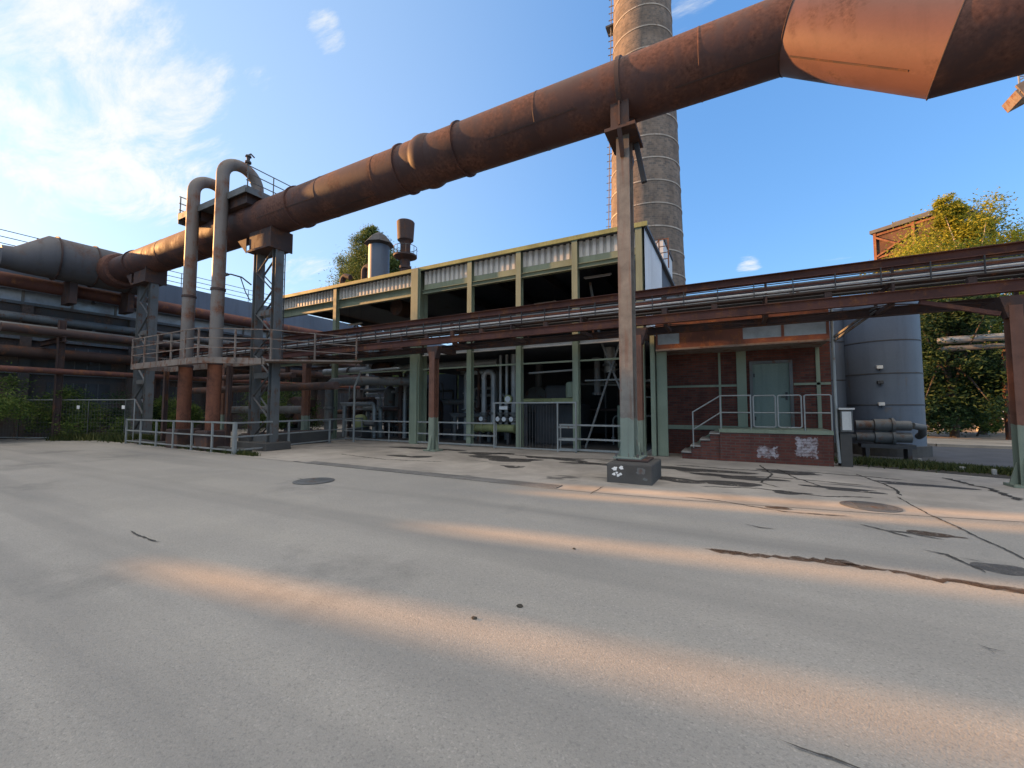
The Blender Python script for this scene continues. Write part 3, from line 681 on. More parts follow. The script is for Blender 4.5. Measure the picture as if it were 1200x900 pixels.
# end wall, rear wall, mezzanine
def corr_y(x, y0, y1, z0, z1, period=.25, depth=.04):
    b = MB(); n = int((y1 - y0) / period); per = (y1 - y0) / n; pts = []
    for i in range(n):
        a = y0 + i * per; pts += [(a, 0), (a + per * .45, 0), (a + per * .58, -depth), (a + per * .87, -depth)]
    pts.append((y1, 0)); vs = [(x + p[1], p[0], z) for z in (z0, z1) for p in pts]; m = len(pts)
    return b.add(vs, [(i, i + 1, m + i + 1, m + i) for i in range(m - 1)])
corr_y(HX1 + .06, HY - .1, 18.4, 4.35, 7.84).build('end_wall', M['clad_white'], hall)
b = MB(); b.box(HX1 + .062, HX1 + .10, HY - .13, 18.5, 7.8, 7.985); b.build('verge_trim', M['darksteel'], hall)
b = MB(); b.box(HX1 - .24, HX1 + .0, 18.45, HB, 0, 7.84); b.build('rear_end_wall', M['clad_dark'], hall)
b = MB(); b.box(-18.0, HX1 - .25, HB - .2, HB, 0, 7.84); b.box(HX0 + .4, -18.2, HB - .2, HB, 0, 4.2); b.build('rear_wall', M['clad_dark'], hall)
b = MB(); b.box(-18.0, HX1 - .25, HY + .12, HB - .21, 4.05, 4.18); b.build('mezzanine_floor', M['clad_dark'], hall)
b = MB(); b.box(HX0 + .2, HX1 - .25, HY + .15, HB - .21, .008, .03); b.build('hall_floor', M['plinth'], hall)
b = MB()
for x in xl[:-1]:
    b.cut(); b.ibeam((x, HY + .12 if x != -12.55 else HY + .35, 7.6), (x, HB - .22, 7.6), .18, .4, .02)
for x in (-23.0 + .05, -18.05): b.cut(); b.ibeam((x, HB - .1 if x < -20 else HB + .15, .02), (x, HB - .1 if x < -20 else HB + .15, 7.84), .22, .24, .02, up=(0, 1, 0))
b.build('roof_beam', M['darksteel'], hall)
b = MB(); b.beam((-22.7, HY + 3.3, 4.3), (-20.4, HY + 3.3, 6.8), .07, .07); b.cut(); b.beam((-18.4, HY + 3.3, 4.3), (-20.4, HY + 3.3, 6.8), .07, .07); b.cut(); b.beam((-22.9, HY + .1, 4.55), (-20.2, HY + .1, 4.35), .07, .07); b.build('wind_bracing', M['galv'], hall)
b = MB(); b.beam((-4.72, HY + .06, .15), (-3.32, HY + .06, 4.2), .06, .06); b.cut(); b.beam((-4.15, HY + .13, 4.1), (-2.9, HY + .13, .8), .06, .06); b.cut(); b.beam((-4.95, HY + 1.6, 6.7), (-4.55, HY + 1.6, 4.3), .09, .09); b.cut(); b.beam((-2.8, HY + .2, 6.6), (-3.1, HY + .2, 4.3), .09, .09); b.build('cross_brace', M['steel'], hall)
# pair of corner flats at the right end
b = MB(); b.box(-2.36, -2.22, HY - .22, HY + .1, 0.02, 4.02); b.cut(); b.box(-2.18, -1.86, HY - .1, HY - .02, .02, 4.02); b.build('corner_post', M['green'], hall)
# low rear penthouse block
b = MB(); b.box(-3.3, -2.75, 21, 24.5, 7.971, 9.9); b.build('penthouse', M['clad'], hall)
b = MB(); b.box(-3.33, -2.70, 20.95, 24.55, 9.901, 10.0); b.build('penthouse_roof', M['darksteel'], hall)
# guard rail at the foot of the facade
b = MB()
for x0, x1 in ((-17.0, -8.3), (-5.62, -2.75)):
    for z in (.98, .48): b.box(x0, x1, HY - .24, HY - .19, z - .03, z + .03)
    b.box(x0, x1, HY - .235, HY - .2, .06, .13)
    for x in seg(x0 + .03, x1 - .03, 2.8): b.box(x - .025, x + .025, HY - .19, HY - .17, .01, 1.0)
tag(b.build('guard_rail', M['galv']), 'two-bar galvanised guard rail along the open front of the hall', 'railing')
# stacks on the roof
b = MB(); b.lathe([(.62, 7.97), (.62, 11.5)], (-18.78, 18, 0), 32); s1 = b.build('vent_stack', M['tank'], hall, True)
b = MB(); b.lathe([(.66, 11.45), (.92, 11.55), (.5, 12.05), (.15, 12.3), (.001, 12.31)], (-18.78, 18, 0), 8); b.build('stack_cap', M['darksteel'], s1)
b = MB(); b.lathe([(.30, 7.97), (.30, 9.7), (.36, 9.72), (.36, 9.85), (.29, 9.87), (.29, 11.2), (.36, 11.35), (.46, 11.42), (.52, 12.5), (.48, 12.55), (.001, 12.55)], (-16.67, 18, 0), 28); s2 = b.build('exhaust_stack', M['rust_dark'], hall, True)
b = MB(); b.lathe([(.31, 10.25), (.68, 10.42), (.68, 10.52), (.31, 10.52)], (-16.67, 18, 0), 24); b.build('gallery', M['rust_dark'], s2, True)
b = MB(); b.tube(arc((-16.67, 18, 11.0), .66, 0, 360, 24, 'xy'), .018, 5)
for k in range(8):
    a = k * math.pi / 4; b.tube([(-16.67 + .66 * math.cos(a), 18 + .66 * math.sin(a), 10.5), (-16.67 + .66 * math.cos(a), 18 + .66 * math.sin(a), 11.0)], .015, 5)
b.build('gallery_rail', M['steel'], s2)
for x, z in ((-22.0, 9.75), (-20.05, 10.05)):
    b = MB(); b.tube([(x, 18, 7.97), (x, 18, z)] + arc((x + .3, 18, z), .3, 180, 60, 6)[1:] + [(x + .75, 18, z + .16)], .17, 12); b.build('vent_gooseneck', M['rust_dark'], hall, True)
b = MB(); b.tube(arc((-5.3, HY + .6, 7.97), .14, 0, 180, 8), .02, 6); b.build('lifting_eye', M['rust_dark'], hall)
b = MB()
for x in (-2.75, -2.35): b.beam((x, 19.6, 7.97), (x, 19.6, 9.35), .05, .05)
for z in (8.4, 8.7, 9.0, 9.33): b.beam((-2.75, 19.6, z), (-2.35, 19.6, z), .03, .03)
b.beam((-2.75, 19.6, 9.33), (-3.3, 19.6, 8.6), .04, .04); b.build('roof_ladder', M['rust_orange'], hall)

# ------------------------------------------------------------------ machinery inside the hall
def tpipe(pts, r, mat, label, flanges=(), n=16, name='process_pipe', cat='pipe'):
    p0 = pts[0]; t = thing(name, label, cat, tuple(p0))
    b = MB(); b.tube(pts, r, n); b.build('pipe', M[mat], t, True)
    for i, (f, axis) in enumerate(flanges):
        b = MB(); b.lathe([(r + .002, -.05), (r + .07, -.045), (r + .07, .045), (r + .002, .05)], f, 20, axis); b.build('flange', M['steel'], t, True)
    return t
tpipe([(-21.5, 16.5, 3.72), (-18.3, 16.5, 3.72), (-17.4, 16.5, 3.72)], .2, 'silver', 'horizontal lagged pipe high under the floor beam in the left bays', [((-19.3, 16.5, 3.72), 'x')])
tpipe([(-16.0, 16.5, 3.72), (-14.0, 16.5, 3.72), (-12.6, 16.5, 3.72), (-9.5, 16.5, 3.72)], .17, 'silver', 'horizontal lagged pipe high behind the thick green column', [((-14.4, 16.5, 3.72), 'x')])
t = thing('gate_valve', 'bulbous rusty valve body between the two high lagged pipes', 'valve', (-16.7, 16.5, 3.72))
b = MB(); b.lathe([(.22, -.62), (.34, -.6), (.34, -.52), (.42, -.3), (.46, 0), (.42, .3), (.34, .52), (.34, .6), (.22, .62)], (-16.7, 16.5, 3.72), 24, 'x'); b.build('body', M['rust_dark'], t, True)
b = MB(); b.tube([(-16.7, 16.5, 3.3), (-16.7, 16.5, 3.0)], .08, 10); b.lathe([(.2, 2.95), (.2, 3.0)], (-16.7, 16.5, 0), 18); b.build('bonnet', M['steel'], t, True)
vl = ['first', 'second', 'third', 'fourth', 'fifth']
for k in range(5):
    x = -16.9 + k * .78
    t = thing('pressure_vessel', vl[k] + ' from the left of the upright grey vessels behind the guard rail', 'vessel', (x, 17.2, .03), 'upright vessels in the hall')
    b = MB(); b.lathe([(.26, .5), (.3, .56), (.3, 2.5), (.26, 2.66), (.15, 2.76), (.06, 2.8), (.06, 3.0)], (x, 17.2, .03), 20); b.build('shell', M['steel'], t, True)
    b = MB(); b.tube([(x, 17.2, 3.0), (x, 17.2, 3.7)], .11, 12); b.lathe([(.17, 3.0), (.17, 3.06)], (x, 17.2, 0), 16); b.build('outlet', M['silver'] if k % 2 else M['steel'], t, True)
    b = MB()
    for a in (0, 1, 2): b.beam((x + .22 * math.cos(a * 2.1 + .5), 17.2 + .22 * math.sin(a * 2.1 + .5), .03), (x + .22 * math.cos(a * 2.1 + .5), 17.2 + .22 * math.sin(a * 2.1 + .5), .6), .06, .06)
    b.build('legs', M['darksteel'], t)
    b = MB(); b.lathe([(.09, -.18), (.13, -.16), (.13, -.1), (.08, -.06), (.08, .06), (.13, .1), (.13, .16), (.09, .18)], (x, 16.75, .85), 14, 'x'); b.tube([(x, 16.75, .85), (x, 17.0, .85)], .05, 8); b.build('valve', M['rust_dark'], t, True)
tpipe([(-17.98, 14.1, .35), (-17.98, 14.1, 2.55), (-17.9, 14.1, 2.78), (-17.7, 14.1, 2.9), (-16.2, 14.1, 2.9), (-13.4, 15.5, 2.9)], .21, 'steel', 'thick lagged pipe bending over beside the second green column', [((-17.98, 14.1, .95), 'z'), ((-17.98, 14.1, 1.6), 'z')], 22)
def pipework(label, xa, xb, ya, yb, n, seed, loc):
    t = thing('pipework_bank', label, 'pipework', loc)
    rb_ = random.Random(seed); pm = ['steel', 'rust_dark', 'silver', 'galv']
    for k in range(n):
        x0 = rb_.uniform(xa, xb); y0 = rb_.uniform(ya, yb); zt = rb_.uniform(1.2, 3.6); r_ = rb_.choice([.04, .06, .08, .11, .15]); dx = rb_.choice([-1, 1]) * rb_.uniform(.8, 2.6)
        if not (xa - .6 < x0 + dx < xb + .6): dx = -dx
        pts = [(x0, y0, .03), (x0, y0, zt - .2)] + [(x0 + dx / abs(dx) * .2 * (1 - math.cos(a)), y0, zt - .2 + .2 * math.sin(a)) for a in (.5, 1.0, 1.57)] + [(x0 + dx, y0, zt)]
        if k % 3 == 0: pts += [(x0 + dx + .1, y0, zt - .1), (x0 + dx + .1, y0, .03)]
        b = MB(); b.tube(pts, r_, 10)
        for q in (.25, .7):
            zf = zt * q; b.lathe([(r_ + .001, zf - .03), (r_ + .05, zf - .028), (r_ + .05, zf + .028), (r_ + .001, zf + .03)], (x0, y0, 0), 14)
        if k % 2: b.lathe([(.10, zt * .45), (.11, zt * .45 + .015), (.11, zt * .45 + .03), (.10, zt * .45 + .045)], (x0, y0 - .2, 0), 14); b.tube([(x0, y0 - .2, zt * .45), (x0, y0, zt * .4)], .015, 6)
        b.build('branch_pipe', M[pm[k % 4]], t, True)
pipework('tangle of grey and rusty pipes filling the left bays under the floor beam', -22.3, -13.6, 15.6, 20.5, 30, 21, (-18, 17, 0))
pipework('tangle of thin pipes in the dark bay right of the thick green column', -12.1, -9.9, 16.2, 18.6, 10, 22, (-11, 17, 0))
pipework('tangle of thin pipes in the last bay behind the crossed braces', -4.9, -3.2, 17.0, 18.8, 8, 23, (-4, 17.5, 0))
# rusty fan housing at left
t = thing('fan_casing', 'big round rusty fan casing standing behind the railing left of the hall', 'fan', (-20.9, 14.3, 0))
b = MB(); b.lathe([(.001, -.3), (.5, -.3), (.72, -.26), (.76, -.2), (.76, .3), (.7, .36), (.001, .36)], (-20.9, 14.4, 1.45), 40, 'y'); b.build('housing', M['rust_dark'], t, True)
b = MB(); b.lathe([(.3, -.5), (.36, -.48), (.36, -.3)], (-21.05, 14.4, 1.45), 24, 'y'); b.build('inlet', M['darksteel'], t, True)
b = MB(); b.box(-21.6, -20.2, 14.1, 14.8, 0.008, .5); b.box(-21.45, -21.3, 14.15, 14.75, .5, .95); b.box(-20.5, -20.35, 14.15, 14.75, .5, .95); b.build('stand', M['darksteel'], t)
b = MB(); b.box(-20.45, -19.7, 14.2, 14.6, 1.65, 2.05); b.build('outlet_duct', M['rust_dark'], t)
t = thing('pump_casing', 'yellowish domed pump casing low in the third bay', 'pump', (-16.95, 15.2, 0))
b = MB(); b.lathe([(.34, -.35), (.36, -.3), (.36, 0), (.3, .2), (.16, .3), (.001, .33)], (-16.95, 15.2, .95), 24); b.build('dome', M['yellowgreen'], t, True)
b = MB(); b.box(-17.4, -16.5, 14.9, 15.5, .03, .5); b.box(-17.3, -16.6, 14.95, 15.45, .5, .62); b.build('bed', M['darksteel'], t)
b = MB(); b.tube([(-16.6, 15.2, .8), (-15.9, 15.2, .8)], .14, 12); b.build('motor', M['steel'], t, True)
# pipes in the bay left of the gate
hz = .72
t = thing('pipe_header', 'yellow green horizontal header pipe low behind the rail left of the gate', 'pipe', (-9.2, 15.6, hz))
b = MB(); b.tube([(-10.15, 15.6, hz), (-8.1, 15.6, hz)], .17, 20); b.build('pipe', M['yellowgreen'], t, True)
for x in (-10.1, -9.72, -9.2, -8.15):
    b = MB(); b.lathe([(.172, -.03), (.215, -.028), (.215, .028), (.172, .03)], (x, 15.6, hz), 20, 'x'); b.build('flange', M['yellowgreen'], t, True)
b = MB(); b.box(-9.9, -9.8, 15.5, 15.7, .03, .54); b.box(-8.5, -8.4, 15.5, 15.7, .03, .54); b.build('stand', M['darksteel'], t)
for (x, top, r, lab) in ((-9.7, 2.85, .12, 'leftmost vertical grey pipe above the yellow green header'), (-8.86, 3.9, .07, 'left of the two slim vertical pipes above the yellow green header'), (-8.55, 3.9, .07, 'right of the two slim vertical pipes above the yellow green header'), (-8.2, 3.9, .13, 'thick vertical pipe beside the gate post above the header')):
    t = tpipe([(x, 15.6, hz + .17), (x, 15.6, top)], r, 'silver', lab, [((x, 15.6, 1.36), 'z')])
    b = MB(); b.lathe([(r * .9, -.16), (r + .06, -.14), (r + .06, -.09), (r * .9, -.05), (r * 1.1, 0), (r * .9, .05), (r + .06, .09), (r + .06, .14), (r * .9, .16)], (x, 15.6, 1.12), 16); v_ = b.build('valve', M['steel'], t, True)
    b = MB(); b.lathe([(.09, 0), (.10, .012), (.10, .02), (.09, .03)], (x, 15.32, 1.12), 18, 'y'); b.tube([(x, 15.33, 1.12), (x, 15.55, 1.12)], .015, 6); b.build('handwheel', M['clad_white'], v_, True)
tpipe([(-9.22, 15.6, hz + .17), (-9.22, 15.6, 2.95)] + arc((-9.47, 15.6, 2.95), .25, 0, 180, 10)[1:] + [(-9.72, 15.6, 2.86)], .12, 'silver', 'grey pipe with a rounded top bend joining the leftmost vertical pipe', [((-9.22, 15.6, 1.36), 'z')], 18)
t = thing('pressure_gauge', 'round yellow green gauge dial in front of the thick vertical pipe', 'gauge', (-8.36, 15.4, 1.95))
b = MB(); b.lathe([(.001, -.03), (.17, -.03), (.19, -.01), (.19, .05), (.001, .05)], (-8.36, 15.36, 1.97), 24, 'y'); b.build('case', M['yellowgreen'], t, True)
b = MB(); b.lathe([(.13, 0), (.13, .004)], (-8.36, 15.323, 1.97), 24, 'y'); b.build('dial', M['clad_white'], t)
b = MB(); b.tube([(-8.36, 15.4, 1.97), (-8.2, 15.5, 1.97)], .03, 6); b.build('stem', M['steel'], t)
t = thing('name_plate', 'small white name plate hung on the slim pipes left of the gate', 'sign', (-8.62, 15.4, 1.6))
b = MB(); b.bevbox(-8.82, -8.42, 15.42, 15.44, 1.53, 1.67, .006); b.build('plate', M['white'], t)
b = MB(); b.box(-8.76, -8.70, 15.4401, 15.53, 1.58, 1.62); b.build('clip', M['steel'], t)
# machine in gate bay
t = thing('engine_block', 'dark engine with a green painted top rail behind the gate', 'machine', (-6.6, 16.4, 0))
b = MB(); b.bevbox(-7.6, -5.6, 16.4, 18.2, .03, 1.75, .08); b.bevbox(-7.3, -5.9, 16.7, 17.9, 1.75, 2.6, .15); b.build('casing', M['darksteel'], t)
b = MB(); b.tube([(-7.72, 15.5, 1.9), (-6.4, 15.5, 1.9)], .09, 14); b.box(-6.39, -5.35, 15.42, 15.58, 1.82, 1.99); b.build('rail', M['yellowgreen'], t, True)
b = MB(); b.box(-7.6, -7.5, 15.45, 15.55, .03, 1.82); b.box(-5.5, -5.4, 15.45, 15.55, .03, 1.81); b.build('legs', M['darksteel'], t)
b = MB(); b.lathe([(.17, 2.0), (.2, 2.03), (.2, 2.55), (.15, 2.62), (.001, 2.64)], (-5.6, 15.5, 0), 20); b.build('oil_pot', M['green'], t, True)
# bay right of the gate
tpipe([(-4.62, 15.8, 2.1), (-4.62, 15.8, 3.5)], .12, 'steel', 'capped upright pipe behind the crossed braces', [((-4.62, 15.8, 3.52), 'z'), ((-4.62, 15.8, 2.15), 'z')])
tpipe([(-4.22, 16.2, 4.0), (-4.22, 16.2, 3.2), (-4.22, 16.2, 3.0)], .22, 'silver', 'short fat hanging pipe behind the crossed braces', [((-4.22, 16.2, 3.3), 'z')])
t = thing('control_cabinet', 'grey green control cabinet in the last bay behind the braces', 'cabinet', (-3.7, 16.5, 0))
b = MB(); b.bevbox(-4.0, -3.3, 16.4, 16.9, .03, 1.7, .02); b.build('body', M['green'], t)
b = MB(); b.box(-3.96, -3.34, 16.375, 16.398, .12, 1.62); d_ = b.build('door', M['green'], t); b = MB(); b.box(-3.42, -3.39, 16.34, 16.374, .85, 1.0); b.build('handle', M['darksteel'], d_)
tpipe([(-4.95, 15.3, 2.65), (-3.2, 15.3, 2.65)], .035, 'galv', 'thin level pipe crossing the last bay behind the braces')
tpipe([(-7.2, 15.0, 3.0), (-5.1, 15.2, 3.08)], .04, 'galv', 'thin pale pipe sloping across the top of the gate bay')
tpipe([(-15.0, 15.6, 6.75), (-15.0, 16.4, 6.75)], .42, 'rust_dark', 'round blank pipe end under the eaves of the wide left bay', (), 28)
for (x, y, z, lab) in ((-19.6, 17, 6.55, 'strip lamp hanging in the second upper bay from the left'), (-4.9, 17, 7.2, 'strip lamp hanging in the upper bay nearest the grey pipe post'), (-8.2, 19, 6.9, 'strip lamp hanging in the middle upper bays')):
    t = thing('strip_lamp', lab, 'lamp', (x, y, z), 'strip lamps under the hall roof')
    b = MB(); b.bevbox(x - .6, x + .6, y - .06, y + .06, z, z + .06, .015); b.build('housing', M['clad'], t)
    b = MB(); b.tube([(x - .55, y, z - .02), (x + .55, y, z - .02)], .02, 8); b.build('tube', M['white'], t)
    b = MB()
    for s in (-.5, .5): b.cut(); b.tube([(x + s, y, z + .06), (x + s, y, 7.84)], .01, 5)
    b.build('hanger', M['darksteel'], t)
# engine rows deeper in the hall
mats = ['darksteel', 'steel', 'rust_dark', 'darksteel']
for k, (x, w, lab) in enumerate(((-11.3, 1.6, 'dark compressor casing deep behind the thick green column'), (-8.9, 1.4, 'dark compressor casing deep behind the vertical pipes'), (-4.0, 1.4, 'dark compressor casing deep behind the crossed braces'))):
    t = thing('compressor', lab, 'machine', (x, 20, 0), 'compressors deep inside the hall')
    b = MB(); b.bevbox(x - w / 2, x + w / 2, 19.2, 21.4, .03, 1.4, .1); b.build('bed', M['darksteel'], t)
    b = MB(); b.lathe([(.6, -1.0), (.7, -.95), (.7, .95), (.6, 1.0)], (x, 20.3, 2.0), 28, 'y'); b.build('cylinder', M[mats[k]], t, True)
    b = MB(); b.tube([(x, 19.8, 2.6), (x, 19.8, 3.9)], .2, 14); b.build('pipe', M['steel'], t, True)

# gate
t = thing('yard_gate', 'framed steel bar gate taller than the rails, closing the bay left of the crossed braces', 'gate', (-6.6, 14.15, 0))
b = MB(); y = 14.12
for x in (-8.3, -5.62, -4.92): b.box(x - .025, x + .025, y - .025, y + .025, .01, 1.82)
b.box(-8.274, -5.646, y - .02, y + .02, 1.77, 1.82); b.box(-5.594, -4.946, y - .02, y + .02, 1.77, 1.82); b.box(-8.274, -5.646, y - .02, y + .02, .05, .1); b.box(-5.594, -4.946, y - .02, y + .02, .05, .1)
b.build('frame', M['galv'], t)
b = MB()
for x in seg(-7.2, -5.72, .11): b.box(x - .008, x + .008, y - .008, y + .008, .1, 1.77)
b.build('bars', M['darksteel'], t)
b = MB()
for z in (.45, .9): b.cut(); b.box(-5.594, -4.946, y - .018, y + .018, z - .03, z + .03)
b.build('side_rail', M['galv'], t)

# ------------------------------------------------------------------ galvanised railing at left
t = thing('yard_railing', 'three-bar galvanised railing enclosing the standpipes at the left of the yard', 'railing', (-15.2, 8.1, 0))
c0, c1, c2 = (-24.0, 8.3), (-15.1, 8.12), (-16.6, 15.0)
b = MB()
for z, h in ((1.08, .06), (.6, .05), (.14, .05)):
    b.cut(); b.beam((*c0, z), (*c1, z), .05, h); b.cut(); b.beam((*c1, z - .001), (*c2, z - .001), .05, h)
b.build('rail', M['galv'], t)
def lerp2(a, c, f): return (a[0] + (c[0] - a[0]) * f, a[1] + (c[1] - a[1]) * f)
for p in [lerp2(c0, c1, i / 6) for i in range(6)] + [c1] + [lerp2(c1, c2, i / 3) for i in (1, 2, 3)]:
    w = .034 if p != c1 else .06
    b = MB(); b.box(p[0] - w, p[0] + w, p[1] - w * .8 - .02, p[1] + w * .8 - .02, 0, 1.115); b.box(p[0] - .09, p[0] + .09, p[1] - .11, p[1] + .07, 0.006, .018); b.build('post', M['galv'], t)
# stones / concrete kerb under it
t = thing('kerb_blocks', 'row of rough concrete kerb pieces under the left railing', 'kerb', (-20, 8.6, 0))
for i in range(12):
    x = -23.8 + i * .72; b = MB(); b.bevbox(x, x + .66, 8.46 + rr.uniform(0, .1), 8.8, -.02, .12 + rr.uniform(0, .06), .03); b.build('block', M['plinth'], t)
# clutter inside: pipe bends, boxes
tpipe([(-21.9, 10.6, .3), (-21.9, 10.6, 2.6), (-21.2, 10.6, 3.0), (-16.6, 11.2, 3.0)], .13, 'rust_dark', 'rusty pipe bending behind the right standpipe', [((-21.9, 10.6, 1.2), 'z')])
tpipe([(-25.2, 11.3, 2.5), (-14.0, 11.3, 2.5)], .16, 'rust_dark', 'dark horizontal pipe behind both standpipes below the walkway', [((-19.2, 11.3, 2.5), 'x')])
tpipe([(-24.8, 13.2, 1.5), (-18.6, 13.2, 1.5)], .2, 'steel', 'low dark horizontal pipe leading to the fan casing')
tpipe([(-15.6, 13.6, 0.02), (-15.6, 13.6, 2.6), (-15.2, 13.6, 3.3), (-13.2, 14.0, 3.4)], .05, 'galv', 'thin upright conduit beside the railing end')
t = thing('concrete_bench', 'low block of stained concrete inside the railing corner', 'block', (-16.1, 9.6, 0))
b = MB(); b.bevbox(-17.3, -16.6, 9.4, 13.2, 0, .55, .04); b.build('block', M['plinth'], t)
b = MB(); b.box(-17.25, -16.65, 9.5, 13.1, .549, .59); b.build('cap', M['rust_dark'], t)

# ------------------------------------------------------------------ mesh fence
t = thing('mesh_fence', 'wire mesh site fence panels in front of the bushes at far left', 'fence', (-27, 9.2, 0))
fp = [(-35.0, 5.2), (-31.6, 6.7), (-28.4, 8.3), (-26.6, 9.1), (-24.2, 8.6)]
for i in range(len(fp) - 1):
    a, c = fp[i], fp[i + 1]; b = MB()
    for z in (.12, 2.0): b.tube([(*a, z), (*c, z)], .022, 6)
    for p in (a, c): b.tube([(p[0], p[1], 0), (p[0], p[1], 2.02)], .024, 6)
    pn = b.build('panel_frame', M['galv'], t)
    b = MB(); L = math.dist(a, c); n = int(L / .16)
    for k in range(1, n): q = lerp2(a, c, k / n); b.beam((*q, .12), (*q, 2.0), .006, .006)
    for k in range(1, 10): b.beam((*a, .12 + k * .19), (*c, .12 + k * .19), .006, .006)
    b.build('mesh', M['steel'], pn)
for p in ((-28.75, 8.05), (-26.4, 8.98)):
    b = MB(); b.box(p[0] - .16, p[0] + .16, p[1] - .04, p[1] - .03, 1.55, 1.72); b.build('tag_plate', M['white'], t)

# ------------------------------------------------------------------ brick annex
ann = thing('brick_annex', 'low red brick annex with rusty canopy right of the hall', 'building', (.3, 15.6, 0))
b = MB(); b.box(-2.15, .18, 15.6, 15.9, 0, 4.6); b.box(.46, .55, 15.6, 15.9, 0, 4.6); b.box(.55, 1.73, 15.6, 15.9, 3.12, 4.6); b.box(.55, 1.73, 15.6, 15.9, 0, .86); b.box(1.73, 2.7, 15.6, 15.9, 0, 4.6); b.box(2.4, 2.7, 15.9, 20, 0, 4.6); b.build('brick_wall', M['brick'], ann)
b = MB(); b.box(.18, .46, 15.53, 15.75, .9, 3.47); b.cut(); b.box(-.36, -.29, 15.57, 15.599, .96, 3.47); b.cut(); b.box(-2.1, .178, 15.565, 15.598, 2.31, 2.38); b.cut(); b.box(1.75, 2.68, 15.565, 15.598, 2.31, 2.38); b.cut(); b.box(-2.1, .178, 15.55, 15.598, .86, 1.0); b.cut(); b.box(2.33, 2.43, 15.565, 15.598, .98, 3.47); b.build('steel_frame', M['green'], ann)
b = MB(); b.box(.55, .64, 15.55, 15.75, .95, 3.12); b.box(1.64, 1.73, 15.55, 15.75, .95, 3.12); b.box(.64, 1.64, 15.55, 15.75, 3.03, 3.12); b.build('door_frame', M['steel'], ann)
b = MB(); b.box(.64, 1.64, 15.62, 15.68, .95, 3.03); d_ = b.build('door', M['door'], ann)
b = MB(); b.box(1.52, 1.58, 15.59, 15.619, 1.85, 2.1); b.tube([(1.5, 15.57, 1.95), (1.4, 15.57, 1.95)], .015, 6); b.build('handle', M['darksteel'], d_)
b = MB(); b.box(.66, .70, 15.6, 15.619, 1.2, 1.32); b.cut(); b.box(.66, .70, 15.6, 15.619, 2.6, 2.72); b.build('hinge', M['darksteel'], d_)
# canopy: box fascia of rusty plate with panes
b = MB(); b.box(-2.15, 2.45, 14.1, 15.55, 3.47, 3.52); b.box(-2.15, 2.45, 14.06, 14.098, 3.45, 3.50); b.build('canopy', M['walkway'], ann)
fasc = MB()
fasc.box(-2.15, 2.45, 14.1, 14.16, 3.521, 3.66); fasc.box(-2.15, 2.45, 14.1, 14.16, 4.12, 4.62)
for x0, x1 in ((-2.15, -2.08), (-1.42, .36), (1.33, 1.40), (2.38, 2.45)): fasc.box(x0, x1, 14.1, 14.16, 3.661, 4.119)
fasc.box(2.39, 2.45, 14.161, 15.6, 3.521, 4.62)
fasc.build('fascia', M['rust'], ann)
for x0, x1 in ((-2.08, -1.42), (.36, 1.33), (1.40, 2.38)):
    b = MB(); b.box(x0, x1, 14.115, 14.13, 3.661, 4.119); b.build('window_pane', M['pane'], ann)
b = MB(); b.box(-2.2, 2.5, 14.05, 20, 4.62, 4.70); b.build('roof', M['clad_dark'], ann)
b = MB(); b.tube([(2.53, 14.2, 4.7), (2.53, 14.2, .9), (2.56, 14.2, .1)], .038, 10); b.build('downpipe', M['galv'], ann, True)
for k, (q0, q1) in enumerate((((2.55, 14.2, 3.55), (3.3, 13.4, 4.15)), ((2.55, 14.2, 3.45), (3.3, 13.4, 4.05)))):
    b = MB(); b.beam(q0, q1, .05, .05); b.build('stay', M['steel'], ann)
# loading dock
dock = thing('loading_dock', 'brick loading dock with steps and peeling white paint in front of the green door', 'dock', (1, 14.8, 0))
b = MB(); b.box(-.34, 2.42, 14.1, 15.595, 0, .86); o = b.build('brick_base', M['brickdock'], dock, loc=None)
o.location.z = 0
b = MB(); b.box(-.36, 2.44, 14.06, 15.59, .861, .97); b.build('deck_slab', M['green'], dock)
for i in range(4):
    b = MB(); b.box(-1.42 + i * .27, -.345 - .0, 14.15, 15.4, i * .2, (i + 1) * .2 - .002) if i == 0 else b.box(-1.42 + i * .27, -.345, 14.15, 15.4, i * .2, (i + 1) * .2 - .002); b.build('step', M['brickdock'], dock)
for i in range(4):
    b = MB(); b.box(-1.44 + i * .27, -1.42 + (i + 1) * .27 - .001, 14.09, 15.4, (i + 1) * .2 - .001, (i + 1) * .2 + .035); b.build('tread', M['plinth2'], dock)
b = MB(); b.beam((-1.55, 15.45, .04), (-.36, 15.45, .93), .04, .07); b.build('stair_stringer', M['green'], dock)
t = thing('dock_railing', 'thin tubular handrail with two small gate leaves on the loading dock', 'railing', (1, 14.12, .97))
Yr = 14.12; r = .02
b = MB(); b.tube([(-1.08, Yr, .36), (-1.08, Yr, 1.47), (-.3, Yr, 1.97), (.5, Yr, 1.97), (.5, Yr, .97)], r, 8); b.tube([(-1.08, Yr, .92), (-.3, Yr, 1.46), (.5, Yr, 1.46)], r * .9, 8); b.tube([(-.3, Yr, .97), (-.3, Yr, 1.97)], r, 8); b.build('stair_rail', M['galv'], t, True)
for x0, x1 in ((.57, 1.12), (1.18, 1.74)):
    b = MB(); b.tube([(x0 + .04, Yr, 1.04), (x0, Yr, 1.08), (x0, Yr, 1.92), (x0 + .04, Yr, 1.96), (x1 - .04, Yr, 1.96), (x1, Yr, 1.92), (x1, Yr, 1.08), (x1 - .04, Yr, 1.04), (x0 + .04, Yr, 1.04)], r, 8, caps=False); b.tube([(x0, Yr, 1.46), (x1, Yr, 1.46)], r * .8, 8); b.build('gate_leaf', M['galv'], t, True)
